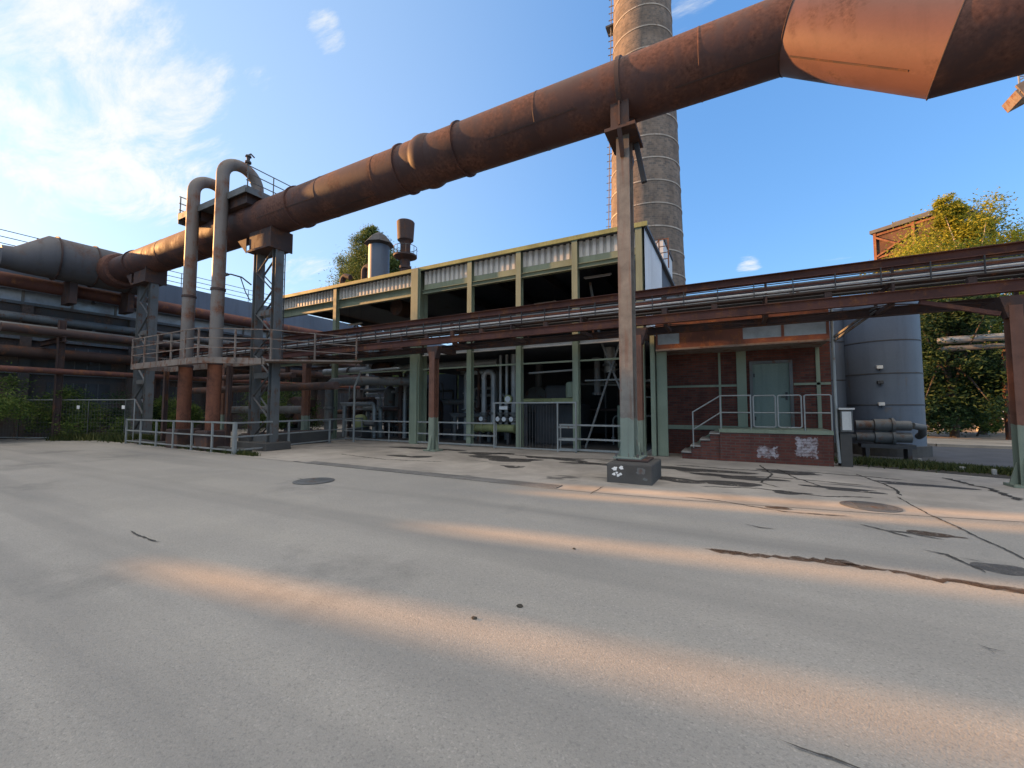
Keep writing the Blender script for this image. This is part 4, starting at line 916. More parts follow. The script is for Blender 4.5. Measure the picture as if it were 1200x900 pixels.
b = MB(); b.tube([(1.81, Yr, .97), (1.81, Yr, 1.93), (1.85, Yr, 1.96), (2.38, Yr, 1.96), (2.42, Yr, 1.93), (2.42, Yr, .97)], r, 8); b.tube([(1.81, Yr, 1.46), (2.42, Yr, 1.46)], r * .9, 8); b.build('end_rail', M['galv'], t, True)
t = thing('switch_box', 'small grey switch box on a dark pillar at the right end of the dock', 'box', (2.72, 14.3, 0))
b = MB(); b.box(2.6, 2.85, 14.2, 14.6, 0, .92); b.build('pillar', M['plinth'], t)
b = MB(); b.bevbox(2.6, 2.88, 14.12, 14.5, .94, 1.55, .02); b.build('box', M['steel'], t)
b = MB(); b.box(2.57, 2.91, 14.06, 14.55, 1.551, 1.60); b.build('hood', M['clad'], t)
b = MB(); b.box(2.64, 2.84, 14.105, 14.118, 1.0, 1.5); b.build('door', M['clad'], t)

# ------------------------------------------------------------------ tanks
def tank(cx, cy, r, h, label, seams):
    t = thing('storage_tank', label, 'tank', (cx, cy, 0), 'blue grey tanks beside the annex')
    b = MB(); b.lathe([(r, .35), (r, h), (r - .1, h + .06), (.001, h + .25)], (cx, cy, 0), 56); b.build('shell', M['tank'], t, True)
    b = MB(); b.lathe([(r + .12, 0), (r + .12, .35)], (cx, cy, 0), 40); b.build('base_ring', M['plinth'], t)
    for z in seams:
        b = MB(); b.lathe([(r + .001, -.02), (r + .012, -.016), (r + .012, .016), (r + .001, .02)], (cx, cy, z), 56); b.build('weld_seam', M['darksteel'], t, True)
    return t
TX, TY, TR = 4.70, 18.9, 1.04
tank(TX, TY, TR, 5.35, 'large pale blue grey cylindrical tank beside the annex with small fittings', (1.7, 2.75, 3.85))
tank(3.35, 19.2, .55, 5.2, 'narrow darker tank squeezed between the annex and the large tank', (2.6, 4.0))
for z, lab in ((2.95, 'upper'), (2.45, 'middle'), (1.72, 'lower')):
    dx, dy = -.02, -1
    t = thing('tank_fitting', lab + ' of the three small white fittings on the large tank', 'fitting', (TX - .35, TY - 1.15, z), 'fittings on the large tank')
    xx = TX - .30; yy = TY - math.sqrt(TR ** 2 - .3 ** 2)
    b = MB(); b.bevbox(xx - .08, xx + .08, yy - .1, yy + .04, z - .05, z + .06, .015); b.build('housing', M['clad'] if lab != 'middle' else M['darksteel'], t)
    b = MB(); b.tube([(xx, yy - .05, z - .05), (xx, yy - .05, z - .12)], .015, 6); b.build('cable', M['darksteel'], t)
t = thing('pump_set', 'pair of stacked grey motors with pipework in front of the large tank', 'pump', (4.3, 17.0, 0))
for z in (1.05, .68):
    b = MB(); b.lathe([(.1, -.75), (.15, -.74), (.15, -.3), (.2, -.28), (.2, .12), (.24, .13), (.24, .2), (.15, .22), (.15, .6), (.1, .62)], (4.25, 17.0, z), 24, 'x'); b.build('motor', M['steel'], t, True)
b = MB(); b.tube([(4.9, 17.0, 1.05), (5.15, 17.1, 1.0), (5.2, 17.3, .8), (5.2, 17.6, .7)], .1, 12); b.cut(); b.tube([(3.5, 17.0, .68), (3.3, 17.0, .68), (3.3, 17.0, .1)], .08, 12); b.build('pipework', M['steel'], t, True)
b = MB(); b.box(3.6, 4.9, 16.8, 17.2, .35, .47); b.box(3.7, 3.8, 16.8, 17.2, 0, .35); b.box(4.7, 4.8, 16.8, 17.2, 0, .35); b.build('frame', M['darksteel'], t)

# ------------------------------------------------------------------ chimney
CX, CY = -5.52, 32.6
def cr(z): return 3.02 - .0245 * z
t = thing('brick_chimney', 'tall round brick factory chimney with pale steel hoops behind the hall', 'chimney', (CX, CY, 0))
b = MB(); b.lathe([(cr(z), z) for z in range(0, 53, 2)], (CX, CY, 0), 72); b.build('shaft', M['chimney'], t, True)
z = 6.0
while z < 46:
    b = MB(); r = cr(z) + .006; b.lathe([(r, -.05), (r + .03, -.045), (r + .03, .045), (r, .05)], (CX, CY, z), 72); b.build('hoop', M['hoop'], t, True); z += 1.72
b = MB()
aa = R(186)
for da in (-.09, .09):
    b.tube([(CX + (cr(zz) + .22) * math.cos(aa + da / 2), CY + (cr(zz) + .22) * math.sin(aa + da / 2), zz) for zz in (2, 20, 40, 50)], .022, 5)
z = 3.0
while z < 48:
    for da in (0,): b.beam((CX + (cr(z)) * math.cos(aa), CY + cr(z) * math.sin(aa), z), (CX + (cr(z) + .42) * math.cos(aa), CY + (cr(z) + .42) * math.sin(aa), z), .10, .015)
    z += .6
b.build('ladder', M['hoop'], t)
b = MB(); b.lathe([(cr(33.2), 33.0), (cr(33.2) + .5, 33.1), (cr(33.2) + .5, 33.2), (cr(33.2), 33.2)], (CX - .25, CY, 0), 40) if False else b.box(CX - cr(33) - .6, CX - cr(33) + .1, CY - .5, CY + .5, 32.9, 33.05); b.build('ladder_platform', M['darksteel'], t)

# ------------------------------------------------------------------ left works building
WX = -33.0
lb = thing('works_building', 'long dark works building with roof rail filling the left side of the yard', 'building', (WX, 8, 0))
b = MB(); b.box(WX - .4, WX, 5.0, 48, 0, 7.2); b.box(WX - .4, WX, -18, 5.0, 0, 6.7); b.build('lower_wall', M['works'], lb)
b = MB(); b.box(WX - .395, WX - .02, 5.0, 48, 7.84, 9.85); b.build('upper_wall', M['tank'], lb)
b = MB(); b.box(WX - 9, WX - .4, 5.0, 48, 9.7, 9.84); b.box(WX - 9, WX - 8.7, 5, 48, 0, 9.69); b.box(WX - 8.69, WX - .401, 47.6, 47.9, 0, 9.69); b.build('roof', M['clad_dark'], lb)
b = MB()
for x0, x1 in zip(seg(5.0, 48, 1.9)[:-1], seg(5.0, 48, 1.9)[1:]): b.cut(); b.box(WX - .2, WX - .12, x0 + .05, x1 - .05, 7.22, 7.82)
b.build('window_pane', M['pane'], lb)
b = MB()
for y in seg(5.0, 48, 1.9): b.cut(); b.box(WX - .25, WX - .06, y - .05, y + .05, 7.2, 7.84)
b.build('mullion', M['steel'], lb)
b = MB(); b.box(WX - .02, WX + .18, 5.001, 47.9, 7.05, 7.199); b.cut(); b.box(WX, WX + .25, -17.9, 47.9, 5.2, 5.4); b.cut(); b.box(WX, WX + .2, -17.9, 47.9, 3.4, 3.55); b.build('string_course', M['steel'], lb)
for y in seg(-15, 46.6, 4.4):
    b = MB(); b.box(WX, WX + .3, y - .2, y + .2, 0, 6.69 if y < 5 else 7.045); b.build('pilaster', M['works'], lb)
for i, y in enumerate(seg(-12.8, 44.4, 4.4)):
    for z0, z1 in ((3.8, 5.0), (1.2, 3.0)):
        b = MB(); b.box(WX + .0, WX + .04, y - 1.3, y + 1.3, z0, z1); w_ = b.build('window', M['darksteel'], lb)
        b = MB()
        for k in range(1, 5): b.box(WX + .04, WX + .06, y - 1.3 + k * .52 - .02, y - 1.3 + k * .52 + .02, z0, z1)
        b.box(WX + .04, WX + .065, y - 1.3, y + 1.3, (z0 + z1) / 2 - .02, (z0 + z1) / 2 + .02); b.build('glazing_bars', M['steel'], w_)
# out-of-view screen added above the wall; its gaps shape the sun streaks
SCREEN = [(-18, -2.05, 6.701, 9.9), (-1.68, .12, 6.701, 9.9), (.12, .55, 6.701, 7.15), (.55, 2.75, 6.701, 9.9), (2.75, 3.95, 6.701, 7.2), (3.2, 3.42, 7.201, 9.9), (3.95, 4.99, 6.701, 9.9)]
for y0, y1, z0, z1 in SCREEN:
    b = MB(); b.box(WX - .3, WX - .05, y0, y1, z0, z1); b.build('shade_plate', M['tank'], lb)
b = MB()
for y in seg(5.1, 48, 2.2): b.tube([(WX - .6, y, 9.84), (WX - .6, y, 10.95)], .025, 6)
for z in (10.25, 10.6, 10.95): b.tube([(WX - .6, 5.1, z), (WX - .6, 48, z)], .022, 6)
b.build('roof_railing', M['darksteel'], lb)
# service pipes on the wall
for (x, z, r, m, lab) in ((WX + .75, 8.1, .36, 'rust', 'thick dull red pipe running along the upper wall of the works building'), (WX + .7, 6.3, .22, 'steel', 'grey pipe running along the works building under the window band'), (WX + .6, 4.5, .3, 'rust_dark', 'dark pipe along the middle of the works building wall')):
    t = thing('wall_pipe', lab, 'pipe', (x, 8, z), 'pipes along the works building')
    b = MB(); b.tube([(x, 4.6, z), (x, 46, z)], r, 20); b.build('pipe', M[m], t, True)
    b = MB()
    for y in seg(5, 45, 4.4): b.cut(); b.box(WX + .302, x + .03, y - .06, y + .06, z - r - .12, z - r + .03)
    b.build('bracket', M['darksteel'], t)
# elbow duct joining the gas pipe
t = thing('elbow_duct', 'broad dark duct with a sloped end joining the far end of the big pipe', 'duct', (-31.2, 9, 9.5))
b = MB(); b.tube([(-31.1, 5.6, 8.95), (-31.1, 6.15, 8.95), (-31.1, 7.35, 9.42), (-31.1, 9.0, 9.42), (-31.1, 11.4, 9.42)], [.55, .6, 1.08, 1.1, 1.1], 40); b.build('duct', M['duct'], t, True)
for yy in (7.45, 8.9, 10.4):
    b = MB(); b.lathe([(1.09, -.03), (1.16, -.025), (1.16, .025), (1.09, .03)], (-31.1, yy, 9.42), 40, 'y'); b.build('flange', M['rust_dark'], t, True)
b = MB(); b.lathe([(.74, -.3), (.86, -.25), (.95, .1), (.95, .45), (.86, .75), (.74, .8)], (-30.2, PY, PZ), 40, 'x'); b.build('joint_bell', M['pipe'], t, True)
b = MB()
for y in (8.2, 10.6): b.cut(); b.box(-32.2, -31.0, y - .15, y + .15, 7.2, 8.45); 
b.build('cradle', M['rust_dark'], t)
# dim shelves and columns under the left duct
t = thing('pipe_trestle', 'dark steel trestle with level pipes in front of the works building behind the left tower', 'trestle', (-29, 12, 0))
b = MB()
for y in (7.5, 11.5, 15.5, 19.5, 23.5):
    b.cut(); b.ibeam((-29.6, y, 0), (-29.6, y, 6.0), .25, .25, .02, up=(0, 1, 0)); b.ibeam((-32.6, y, 5.0), (-29.0, y, 5.0), .2, .25, .02)
b.build('frame', M['rust_dark'], t)
for k, (x, z, r) in enumerate(((-29.4, 5.32, .2), (-30.1, 5.4, .28), (-30.8, 5.3, .16), (-29.3, 3.4, .14))):
    b = MB(); b.tube([(x, 5.5, z), (x, 26, z)], r, 14); b.build('level_pipe', M[['rust_dark', 'steel', 'silver', 'rust'][k]], t, True)

# ------------------------------------------------------------------ vegetation
def leaf_mesh(mb, centers, n, size, rg, spread=1.0, flat=.8):
    for _ in range(n):
        c, r = rg.choice(centers)
        p = Vector(c) + Vector((rg.gauss(0, .52), rg.gauss(0, .52), rg.gauss(0, .52) * flat)) * r * spread
        a = Vector((rg.uniform(-1, 1), rg.uniform(-1, 1), rg.uniform(-.8, .4))).normalized(); q = a.cross(Vector((rg.uniform(-1, 1), rg.uniform(-1, 1), rg.uniform(-1, 1)))).normalized()
        s = size * rg.uniform(.55, 1.3); k = q.cross(a) * s * .2
        mb.add([p - a * s, p - q * s * .42 + k, p + a * s, p + q * s * .42 + k], [(0, 1, 2, 3)])
def tree(name, loc, h, blobs, n, size, leaf, bark, label, seed, tr=.18, limbs=10, group=None, sub=9, cat='tree'):
    rg = random.Random(seed); t = thing(name, label, cat, loc, group); L = Vector(loc)
    cents = []
    for (dx, dy, z, rx, rz) in blobs:
        for _ in range(sub):
            d = Vector((rg.gauss(0, 1), rg.gauss(0, 1), rg.gauss(0, 1))).normalized() * (rg.random() ** .4)
            cents.append(((L.x + dx + d.x * rx, L.y + dy + d.y * rx, z + d.z * rz), max(.28, rx * rg.uniform(.22, .55))))
    b = MB(); top = Vector((L.x + rg.uniform(-.3, .3), L.y, L.z + h * .86))
    pts = [L, L.lerp(top, .25) + Vector((rg.uniform(-.2, .2), 0, 0)), L.lerp(top, .6) + Vector((rg.uniform(-.3, .3), 0, 0)), top]
    b.tube(pts, [tr, tr * .8, tr * .5, tr * .12], 10); tk = b.build('trunk', M[bark], t, True)
    b = MB()
    for c, r in rg.sample(cents, min(limbs, len(cents))):
        f = rg.uniform(.3, .8); a = L.lerp(top, f); e = Vector(c); m_ = a.lerp(e, .5) + Vector((0, 0, .1 * h * rg.uniform(-.2, .5)))
        b.tube([a, m_, e], [tr * .4, tr * .25, tr * .06], 6)
    b.build('limbs', M[bark], t, True)
    b = MB(); leaf_mesh(b, cents, n, size, rg); b.build('crown', M[leaf], t)
    return t
# yellow lit tree in front of the far brick building
tree('autumn_tree', (15.0, 40, 0), 17, [(-.6, 0, 13.2, 3.2, 1.9), (-.2, 0, 14.4, 1.9, 1.4), (-2.8, 0, 11.8, 2.6, 1.6), (2.6, 0, 12.2, 2.2, 1.5), (-.4, 0, 10.2, 4.4, 2.2), (-.9, 0, 15.4, .9, 1.3), (-3.6, 0, 9.8, 1.8, 1.5), (.6, -.5, 11.6, 3.2, 1.8), (.2, -1, 8.2, 3.2, 1.8)], 46000, .10, 'leafyellow', 'birch', 'tall yellowing tree catching the sun above the pipe bridge at right', 11, .22, 30, sub=24)
tree('broadleaf_tree', (20.5, 41, 0), 14, [(0, 0, 11.2, 3.2, 2.0), (-2.2, 0, 9.4, 2.4, 2.0), (1.5, 0, 7.0, 3.2, 2.5), (3.0, 0, 12.0, 2.0, 1.6), (-1.5, 0, 5.0, 2.6, 2.0), (.5, 0, 12.6, 1.6, 1.1)], 32000, .12, 'leafgreen', 'trunk', 'green tree at the right edge beside the yellow tree', 12, .24, 18, sub=18)
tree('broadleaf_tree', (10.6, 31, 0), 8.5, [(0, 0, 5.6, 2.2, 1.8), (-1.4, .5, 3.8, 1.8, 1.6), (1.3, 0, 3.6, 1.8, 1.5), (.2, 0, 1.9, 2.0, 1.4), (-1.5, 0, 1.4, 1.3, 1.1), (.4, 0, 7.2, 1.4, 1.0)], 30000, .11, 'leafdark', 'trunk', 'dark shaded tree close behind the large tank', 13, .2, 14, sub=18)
tree('broadleaf_tree', (13.2, 35, 0), 8, [(0, 0, 5.8, 2.4, 1.8), (1.6, 0, 4.2, 2.0, 1.5), (-1.2, 0, 3.4, 1.8, 1.4), (.3, 0, 2.2, 2.2, 1.3), (0, 0, 7.4, 1.6, 1.0)], 30000, .11, 'leafgreen', 'trunk', 'mid green tree between the dark tree and the right edge post', 14, .18, 14, sub=18)
tree('broadleaf_tree', (17.5, 44, 0), 8, [(0, 0, 5.2, 3.0, 2.2), (1.8, 0, 3.6, 2.4, 1.7), (-1.8, 0, 3.0, 2.2, 1.6)], 22000, .13, 'leafgreen', 'trunk', 'leafy green tree seen on both sides of the right edge post', 15, .2, 12, sub=18)
tree('garden_shrub', (12.2, 33, 0), 2.8, [(0, 0, 1.6, 1.0, 1.0), (.6, .2, 1.0, .9, .7), (-.7, 0, .9, .8, .6)], 7000, .075, 'leafgreen', 'trunk', 'low green shrub with stakes on the gravel beyond the tank', 16, .05, 6, sub=12, cat='shrub')
for k, (x, y, h, s) in enumerate(((9, 74, 11, 4.5), (18, 78, 12, 5), (28, 76, 13, 5.5), (38, 74, 12, 5), (48, 72, 12, 5), (2, 80, 11, 5))):
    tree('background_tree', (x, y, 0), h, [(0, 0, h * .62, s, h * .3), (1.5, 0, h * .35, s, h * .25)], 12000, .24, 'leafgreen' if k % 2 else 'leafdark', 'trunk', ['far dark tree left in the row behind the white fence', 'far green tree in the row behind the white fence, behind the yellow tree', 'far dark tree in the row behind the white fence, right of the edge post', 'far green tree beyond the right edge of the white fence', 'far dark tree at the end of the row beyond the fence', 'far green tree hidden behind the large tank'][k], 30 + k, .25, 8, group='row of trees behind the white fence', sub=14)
# poplar behind the hall
tree('poplar_tree', (-32.8, 30, 0), 21.0, [(0, 0, 18.2, 1.7, 1.7), (-1.7, 0, 16.8, 1.9, 1.5), (1.9, 0, 16.9, 2.0, 1.6), (-.2, 0, 15.4, 3.0, 1.5), (-2.6, 0, 15.3, 1.4, 1.2), (3.4, 0, 15.4, 1.6, 1.3), (.3, 0, 19.4, .9, 1.0), (0, 0, 13.6, 3.2, 1.4)], 62000, .09, 'leafpoplar', 'birch', 'feathery poplar rising above the hall roof left of the vent stack', 17, .2, 26, sub=34)
tree('hedge_bush', (-24.5, 31, 0), 6.5, [(0, 0, 4.8, 2.6, 1.6), (-3.2, 0, 4.4, 2.4, 1.5), (3.2, 0, 4.5, 2.4, 1.5), (0, 0, 2.5, 4.0, 2.0)], 16000, .12, 'leafpoplar', 'trunk', 'sunlit bush seen through the open left bay of the hall', 18, .15, 8, sub=12, cat='bush')
# bushes at left
for k, (x, y, h, w, lf, lab) in enumerate(((-30.6, 5.3, 3.9, 1.7, 'leafgreen', 'big leafy bush at the left edge behind the mesh fence'), (-30.3, 7.8, 3.1, 1.3, 'leafgreen', 'middle bush behind the first mesh fence panel'), (-29.2, 10.2, 2.4, 1.0, 'leafdark', 'dark low bush behind the second mesh fence panel'), (-27.6, 11.4, 2.6, 1.1, 'leafgreen', 'light green bush beside the left lattice tower'), (-21.9, 14.6, 3.0, 1.2, 'leafpoplar', 'green bush growing between the standpipes and the pipe bridge'), (-24.8, 15.2, 3.2, 1.4, 'leafpoplar', 'green bush growing behind the left standpipe'), (-27.8, 9.9, 1.1, .8, 'leafgreen', 'weedy low bush at the foot of the fence gap'))):
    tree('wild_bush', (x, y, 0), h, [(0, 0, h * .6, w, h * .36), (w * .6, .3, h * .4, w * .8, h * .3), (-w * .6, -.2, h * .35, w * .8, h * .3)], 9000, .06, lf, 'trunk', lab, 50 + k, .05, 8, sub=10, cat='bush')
# grass fringes
def grass(poly_pts, n, h, seed, name, mat='grass'):
    rg = random.Random(seed); b = MB()
    for _ in range(n):
        (x0, y0, w0), (x1, y1, w1) = rg.choice(list(zip(poly_pts[:-1], poly_pts[1:]))); f = rg.random()
        x = x0 + (x1 - x0) * f + rg.gauss(0, 1) * (w0 + (w1 - w0) * f) * .4; y = y0 + (y1 - y0) * f + rg.gauss(0, 1) * (w0 + (w1 - w0) * f) * .4
        hh = h * rg.uniform(.4, 1.3); a = rg.uniform(0, 6.28); w = .012 + hh * .05; lx, ly = rg.gauss(0, .4) * hh, rg.gauss(0, .4) * hh
        dx, dy = math.cos(a) * w, math.sin(a) * w
        b.add([(x - dx, y - dy, 0), (x + dx, y + dy, 0), (x + lx, y + ly, hh)], [(0, 1, 2)])
    o = b.build(name, M[mat]); tag(o, 'tufts of rough grass along the yard edges', 'grass', kind='stuff'); return o
g1 = grass([(-29.5, 7.6, .5), (-27.4, 9.0, .7), (-25.0, 8.8, .5), (-23.6, 9.2, .4)], 5200, .34, 1, 'grass')
g1['label'] = 'rough grass tufts below the fence and left railing'
g2 = grass([(3.0, 15.6, .9), (4.4, 15.3, .9), (5.6, 14.7, .5), (7.0, 14.4, .4)], 9000, .14, 2, 'grass')
g2['label'] = 'short grass verge between the concrete and the side road'
g3 = grass([(-13.9, 8.2, .12), (-15.1, 8.2, .2), (-18, 8.3, .15), (-23, 8.4, .15)], 900, .16, 3, 'grass'); g3['label'] = 'sparse weeds under the left railing'
sheet('verge_soil', [(2.9, 14.6), (4.6, 13.95), (6.2, 13.25), (8, 13.0), (8, 15.0), (5.0, 15.55), (2.95, 16.9)], .009, M['soil'])
# verge marker stones
for k, (x, y) in enumerate(((4.9, 16.6), (5.1, 14.6), (5.5, 14.2), (5.75, 13.9), (6.0, 13.75))):
    b = MB(); s = .04 + .012 * (k % 2); b.bevbox(x - s, x + s, y - s, y + s, 0, .10 + .02 * (k % 3), .015)
    tag(b.build('marker_stone', M['plinth2'] if k != 3 else M['earth']), ['pale marker stone by the foot of the large tank', 'pale marker stone on the verge, left of the row before the post', 'pale marker stone in the middle of the row on the verge', 'brownish marker stone on the verge near the right edge post', 'pale marker stone on the verge closest to the right edge post'][k], 'stone', 'marker stones on the verge')

# ------------------------------------------------------------------ right background
t = thing('far_tower', 'far rusty steel framed brick tower block behind the yellow tree', 'building', (21.9, 60, 0))
ang = math.atan2(.6, -.8)
def FT(u, v, z): return (21.9 - .8 * u + .6 * v, 60 + .6 * u + .8 * v, z)
def fbox(b, u0, u1, v0, v1, z0, z1):
    return b.add([FT(u, v, z) for z in (z0, z1) for v in (v0, v1) for u in (u0, u1)], [(0, 1, 3, 2), (4, 6, 7, 5), (0, 4, 5, 1), (2, 3, 7, 6), (0, 2, 6, 4), (1, 5, 7, 3)])
b = MB(); fbox(b, .1, 7.3, .1, 9, 0, 22.6); b.build('brick_infill', M['farbrick'], t)
b = MB(); fbox(b, -.3, 7.7, -.3, 9.4, 22.9, 23.3); b.build('roof', M['clad_dark'], t)
for u, v in ((0, 0), (3.7, 0), (7.3, 0), (0, 4.5), (0, 9)):
    b = MB(); fbox(b, u - .14, u + .14, v - .14, v + .14, 0, 22.89); b.build('frame_column', M['rust_orange'], t)
for z in (14, 17, 19.7, 22.5):
    b = MB(); fbox(b, .15, 7.15, -.08, .09, z, z + .25); b.build('frame_beam', M['rust_orange'], t)
    b = MB(); fbox(b, -.08, .09, .15, 8.85, z, z + .25); b.build('frame_beam', M['rust_orange'], t)
for (u0, z0, u1, z1) in ((.2, 22.3, 3.6, 19.9), (3.8, 19.9, 7.2, 22.3), (3.8, 21.6, 7.2, 19.9)):
    b = MB(); b.beam(FT(u0, -.12, z0), FT(u1, -.12, z1), .2, .2); b.build('frame_brace', M['rust_orange'], t)
b = MB(); fbox(b, .6, 6, 1.0, 8, 23.3, 23.9); b.build('roof_house', M['clad_dark'], t)
for v in (1.2, 5.4):
    b = MB(); fbox(b, .04, .099, v, v + 2.2, 20.3, 22.2); b.build('cladding_panel', M['tank'], t)
# top right corner gallery
t = thing('crane_gallery', 'corner of a steel gallery with a ladder truss poking in at top right', 'gallery', (14.8, 30, 0))
b = MB(); b.beam((13.05, 29.8, 17.2), (18.5, 29.8, 19.6), 1.2, .5); b.beam((13.1, 29.2, 17.35), (18.5, 29.2, 19.75), .12, .7); b.build('girder', M['walkway'], t)
b = MB()
for x in (13.1, 13.7, 14.6): b.beam((x, 29.2, 17.3 + (x - 13.1) * .44), (x, 29.2, 18.7 + (x - 13.1) * .44), .06, .06)
for z in (17.9, 18.3, 18.7): b.beam((13.1, 29.2, z), (16, 29.2, z + 1.27), .05, .05)
for z in (17.6, 18.2): b.beam((13.1, 29.2, z), (13.7, 29.2, z + .7), .04, .04); b.beam((13.1, 29.2, z + .5), (13.7, 29.2, z + .35), .04, .04)
b.build('railing', M['galv'], t)
b = MB(); b.box(18, 18.6, 29.5, 30.1, 0, 19.5); b.build('leg', M['rust_dark'], t)
# twin lagged pipes on the right
t = thing('lagged_pipes', 'pair of dull lagged pipes on a low trestle behind the right edge post', 'pipe', (13, 30, 5))
for z, r, m in ((5.18, .2, 'silver'), (4.72, .16, 'steel')):
    b = MB(); b.tube([(9.9, 30.2, z - .02), (10.3, 30, z), (28, 30, z + .15)], r, 14); b.build('pipe', M[m], t, True)
b = MB()
for x in (12.3, 20, 27): b.cut(); b.box(x - .12, x + .12, 29.9, 30.2, 0, 4.5); b.box(x - .15, x + .15, 29.6, 30.4, 4.42, 4.54)
b.build('trestle', M['rust_dark'], t)
# speed sign
sx, sy, sz = 9.55, 22.0, 4.1
t = thing('round_sign', 'round white sign with red ring and a black number at the right edge', 'sign', (sx, sy, sz))
b = MB(); b.lathe([(.30, 0), (.30, .02)], (sx, sy, sz), 36, 'y'); b.build('plate', M['white'], t)
b = MB(); b.lathe([(.30, -.004), (.30, -.001), (.235, -.001), (.235, -.004), (.30, -.004)], (sx, sy, sz), 36, 'y'); b.build('red_ring', M['red'], t)
cu = bpy.data.curves.new('number', 'FONT'); cu.body = '10'; cu.size = .27; cu.align_x = 'CENTER'; cu.align_y = 'CENTER'; cu.extrude = .002
tmp = bpy.data.objects.new('number_curve', cu); COL.objects.link(tmp); bpy.context.view_layer.update()
me = bpy.data.meshes.new_from_object(tmp.evaluated_get(bpy.context.evaluated_depsgraph_get())); bpy.data.objects.remove(tmp)
me.materials.clear(); me.materials.append(M['black'])
no = bpy.data.objects.new('number', me); COL.objects.link(no); no.parent = t; no.location = (0, -.006, 0); no.rotation_euler = (R(90), 0, 0)
b = MB(); b.tube([(sx, sy + .06, 0), (sx, sy + .06, sz + .3)], .035, 8); b.box(sx - .1, sx + .1, sy + .021, sy + .1, sz - .05, sz + .05); b.build('post', M['galv'], t)
# white fence far right
t = thing('white_fence', 'white three-rail fence beyond the gravel lot', 'fence', (20, 57, 0))
b = MB()
for x in seg(6, 44, 2.1): b.cut(); b.box(x - .06, x + .06, 57, 57.12, 0, 1.35)
b.build('post', M['white'], t)
b = MB()
for z in (.4, .82, 1.25): b.cut(); b.box(6, 44, 56.93, 56.995, z - .05, z + .05)
b.build('rail', M['white'], t)
for k, (x, y, h, lab) in enumerate(((11.6, 35.0, 2.2, 'pale bollard post left of the shrub on the gravel'), (13.6, 35.5, 3.0, 'taller pale stake right of the shrub on the gravel'))):
    t = thing('stake_post', lab, 'post', (x, y, 0)); b = MB(); b.tube([(x, y, 0), (x, y, h)], .07, 10); b.build('pole', M['galv'], t, True)
    b = MB(); b.lathe([(.09, h), (.09, h + .06), (.001, h + .09)], (x, y, 0), 10); b.build('cap', M['clad'], t, True)
t = thing('earth_bank', 'low brown earth bank behind the gravel lot', 'bank', (16, 54, 0))
b = MB(); rgk = random.Random(9); n = 30
top = [(6 + i * 1.3, 55 + rgk.uniform(-.2, .2), .55 + rgk.uniform(-.15, .2)) for i in range(n)]; fr_ = [(6 + i * 1.3, 53 + rgk.uniform(-.5, .5), 0) for i in range(n)]; bk = [(6 + i * 1.3, 56.5, 0) for i in range(n)]
b.add(top + fr_ + bk, [(n + i, n + i + 1, i + 1, i) for i in range(n - 1)] + [(i, i + 1, 2 * n + i + 1, 2 * n + i) for i in range(n - 1)]); o = b.build('soil', M['earth'], t, True)

for (x, y, r, lab) in ((-1.55, 3.05, .022, 'dark pebble lying in the sunlit streak in the foreground'), (-1.77, 2.72, .018, 'smaller dark pebble just left of the other one in the foreground'), (-1.62, 4.55, .016, 'tiny dark pebble on the asphalt straight ahead of the concrete block')):
    bm = bmesh.new(); bmesh.ops.create_icosphere(bm, subdivisions=2, radius=1); pr_ = random.Random(int(x * 100))
    for v in bm.verts: v.co = Vector((v.co.x * r * 1.3, v.co.y * r, max(-.3, v.co.z) * r * .7)) * (1 + pr_.uniform(-.15, .15))
    bm.verts.index_update(); b = MB(); b.add([(v.co.x + x, v.co.y + y, v.co.z + r * .2) for v in bm.verts], [[v.index for v in f.verts] for f in bm.faces]); bm.free()
    tag(b.build('pebble', M['soil'], None, True, loc=(x, y, 0)), lab, 'pebble')

# ------------------------------------------------------------------ world, sun, camera
SUN_AZ = -98.0; SUN_EL = 13.5
w = bpy.data.worlds.new('World'); scene.world = w; w.use_nodes = True; nt = w.node_tree; N = nt.nodes
bg = N['Background']; sky = N.new('ShaderNodeTexSky'); sky.sky_type = 'NISHITA'; sky.sun_disc = False
sky.sun_elevation = R(SUN_EL); sky.sun_rotation = R(SUN_AZ); sky.air_density = 1.0; sky.dust_density = .8; sky.ozone_density = 2.5; sky.altitude = 100
def wn(op, a, b=None, clamp=False):
    o = N.new('ShaderNodeMath'); o.operation = op; o.use_clamp = clamp
    for i, v in enumerate((a, b)):
        if v is None: continue
        if isinstance(v, bpy.types.NodeSocket): nt.links.new(v, o.inputs[i])
        else: o.inputs[i].default_value = v
    return o.outputs[0]
tc = N.new('ShaderNodeTexCoord'); sx_ = N.new('ShaderNodeSeparateXYZ'); nt.links.new(tc.outputs['Generated'], sx_.inputs[0])
zz = wn('ADD', wn('MAXIMUM', sx_.outputs['Z'], 0), .12)
cmb = N.new('ShaderNodeCombineXYZ'); nt.links.new(wn('DIVIDE', sx_.outputs['X'], zz), cmb.inputs[0]); nt.links.new(wn('DIVIDE', sx_.outputs['Y'], zz), cmb.inputs[1])
mp = N.new('ShaderNodeMapping'); mp.inputs['Rotation'].default_value = (0, 0, R(28)); mp.inputs['Scale'].default_value = (1.0, 2.6, 1); nt.links.new(cmb.outputs[0], mp.inputs[0])
nz = N.new('ShaderNodeTexNoise'); nz.inputs['Scale'].default_value = 2.0; nz.inputs['Detail'].default_value = 9; nz.inputs['Roughness'].default_value = .68; nz.inputs['Distortion'].default_value = .5; nt.links.new(mp.outputs[0], nz.inputs['Vector'])
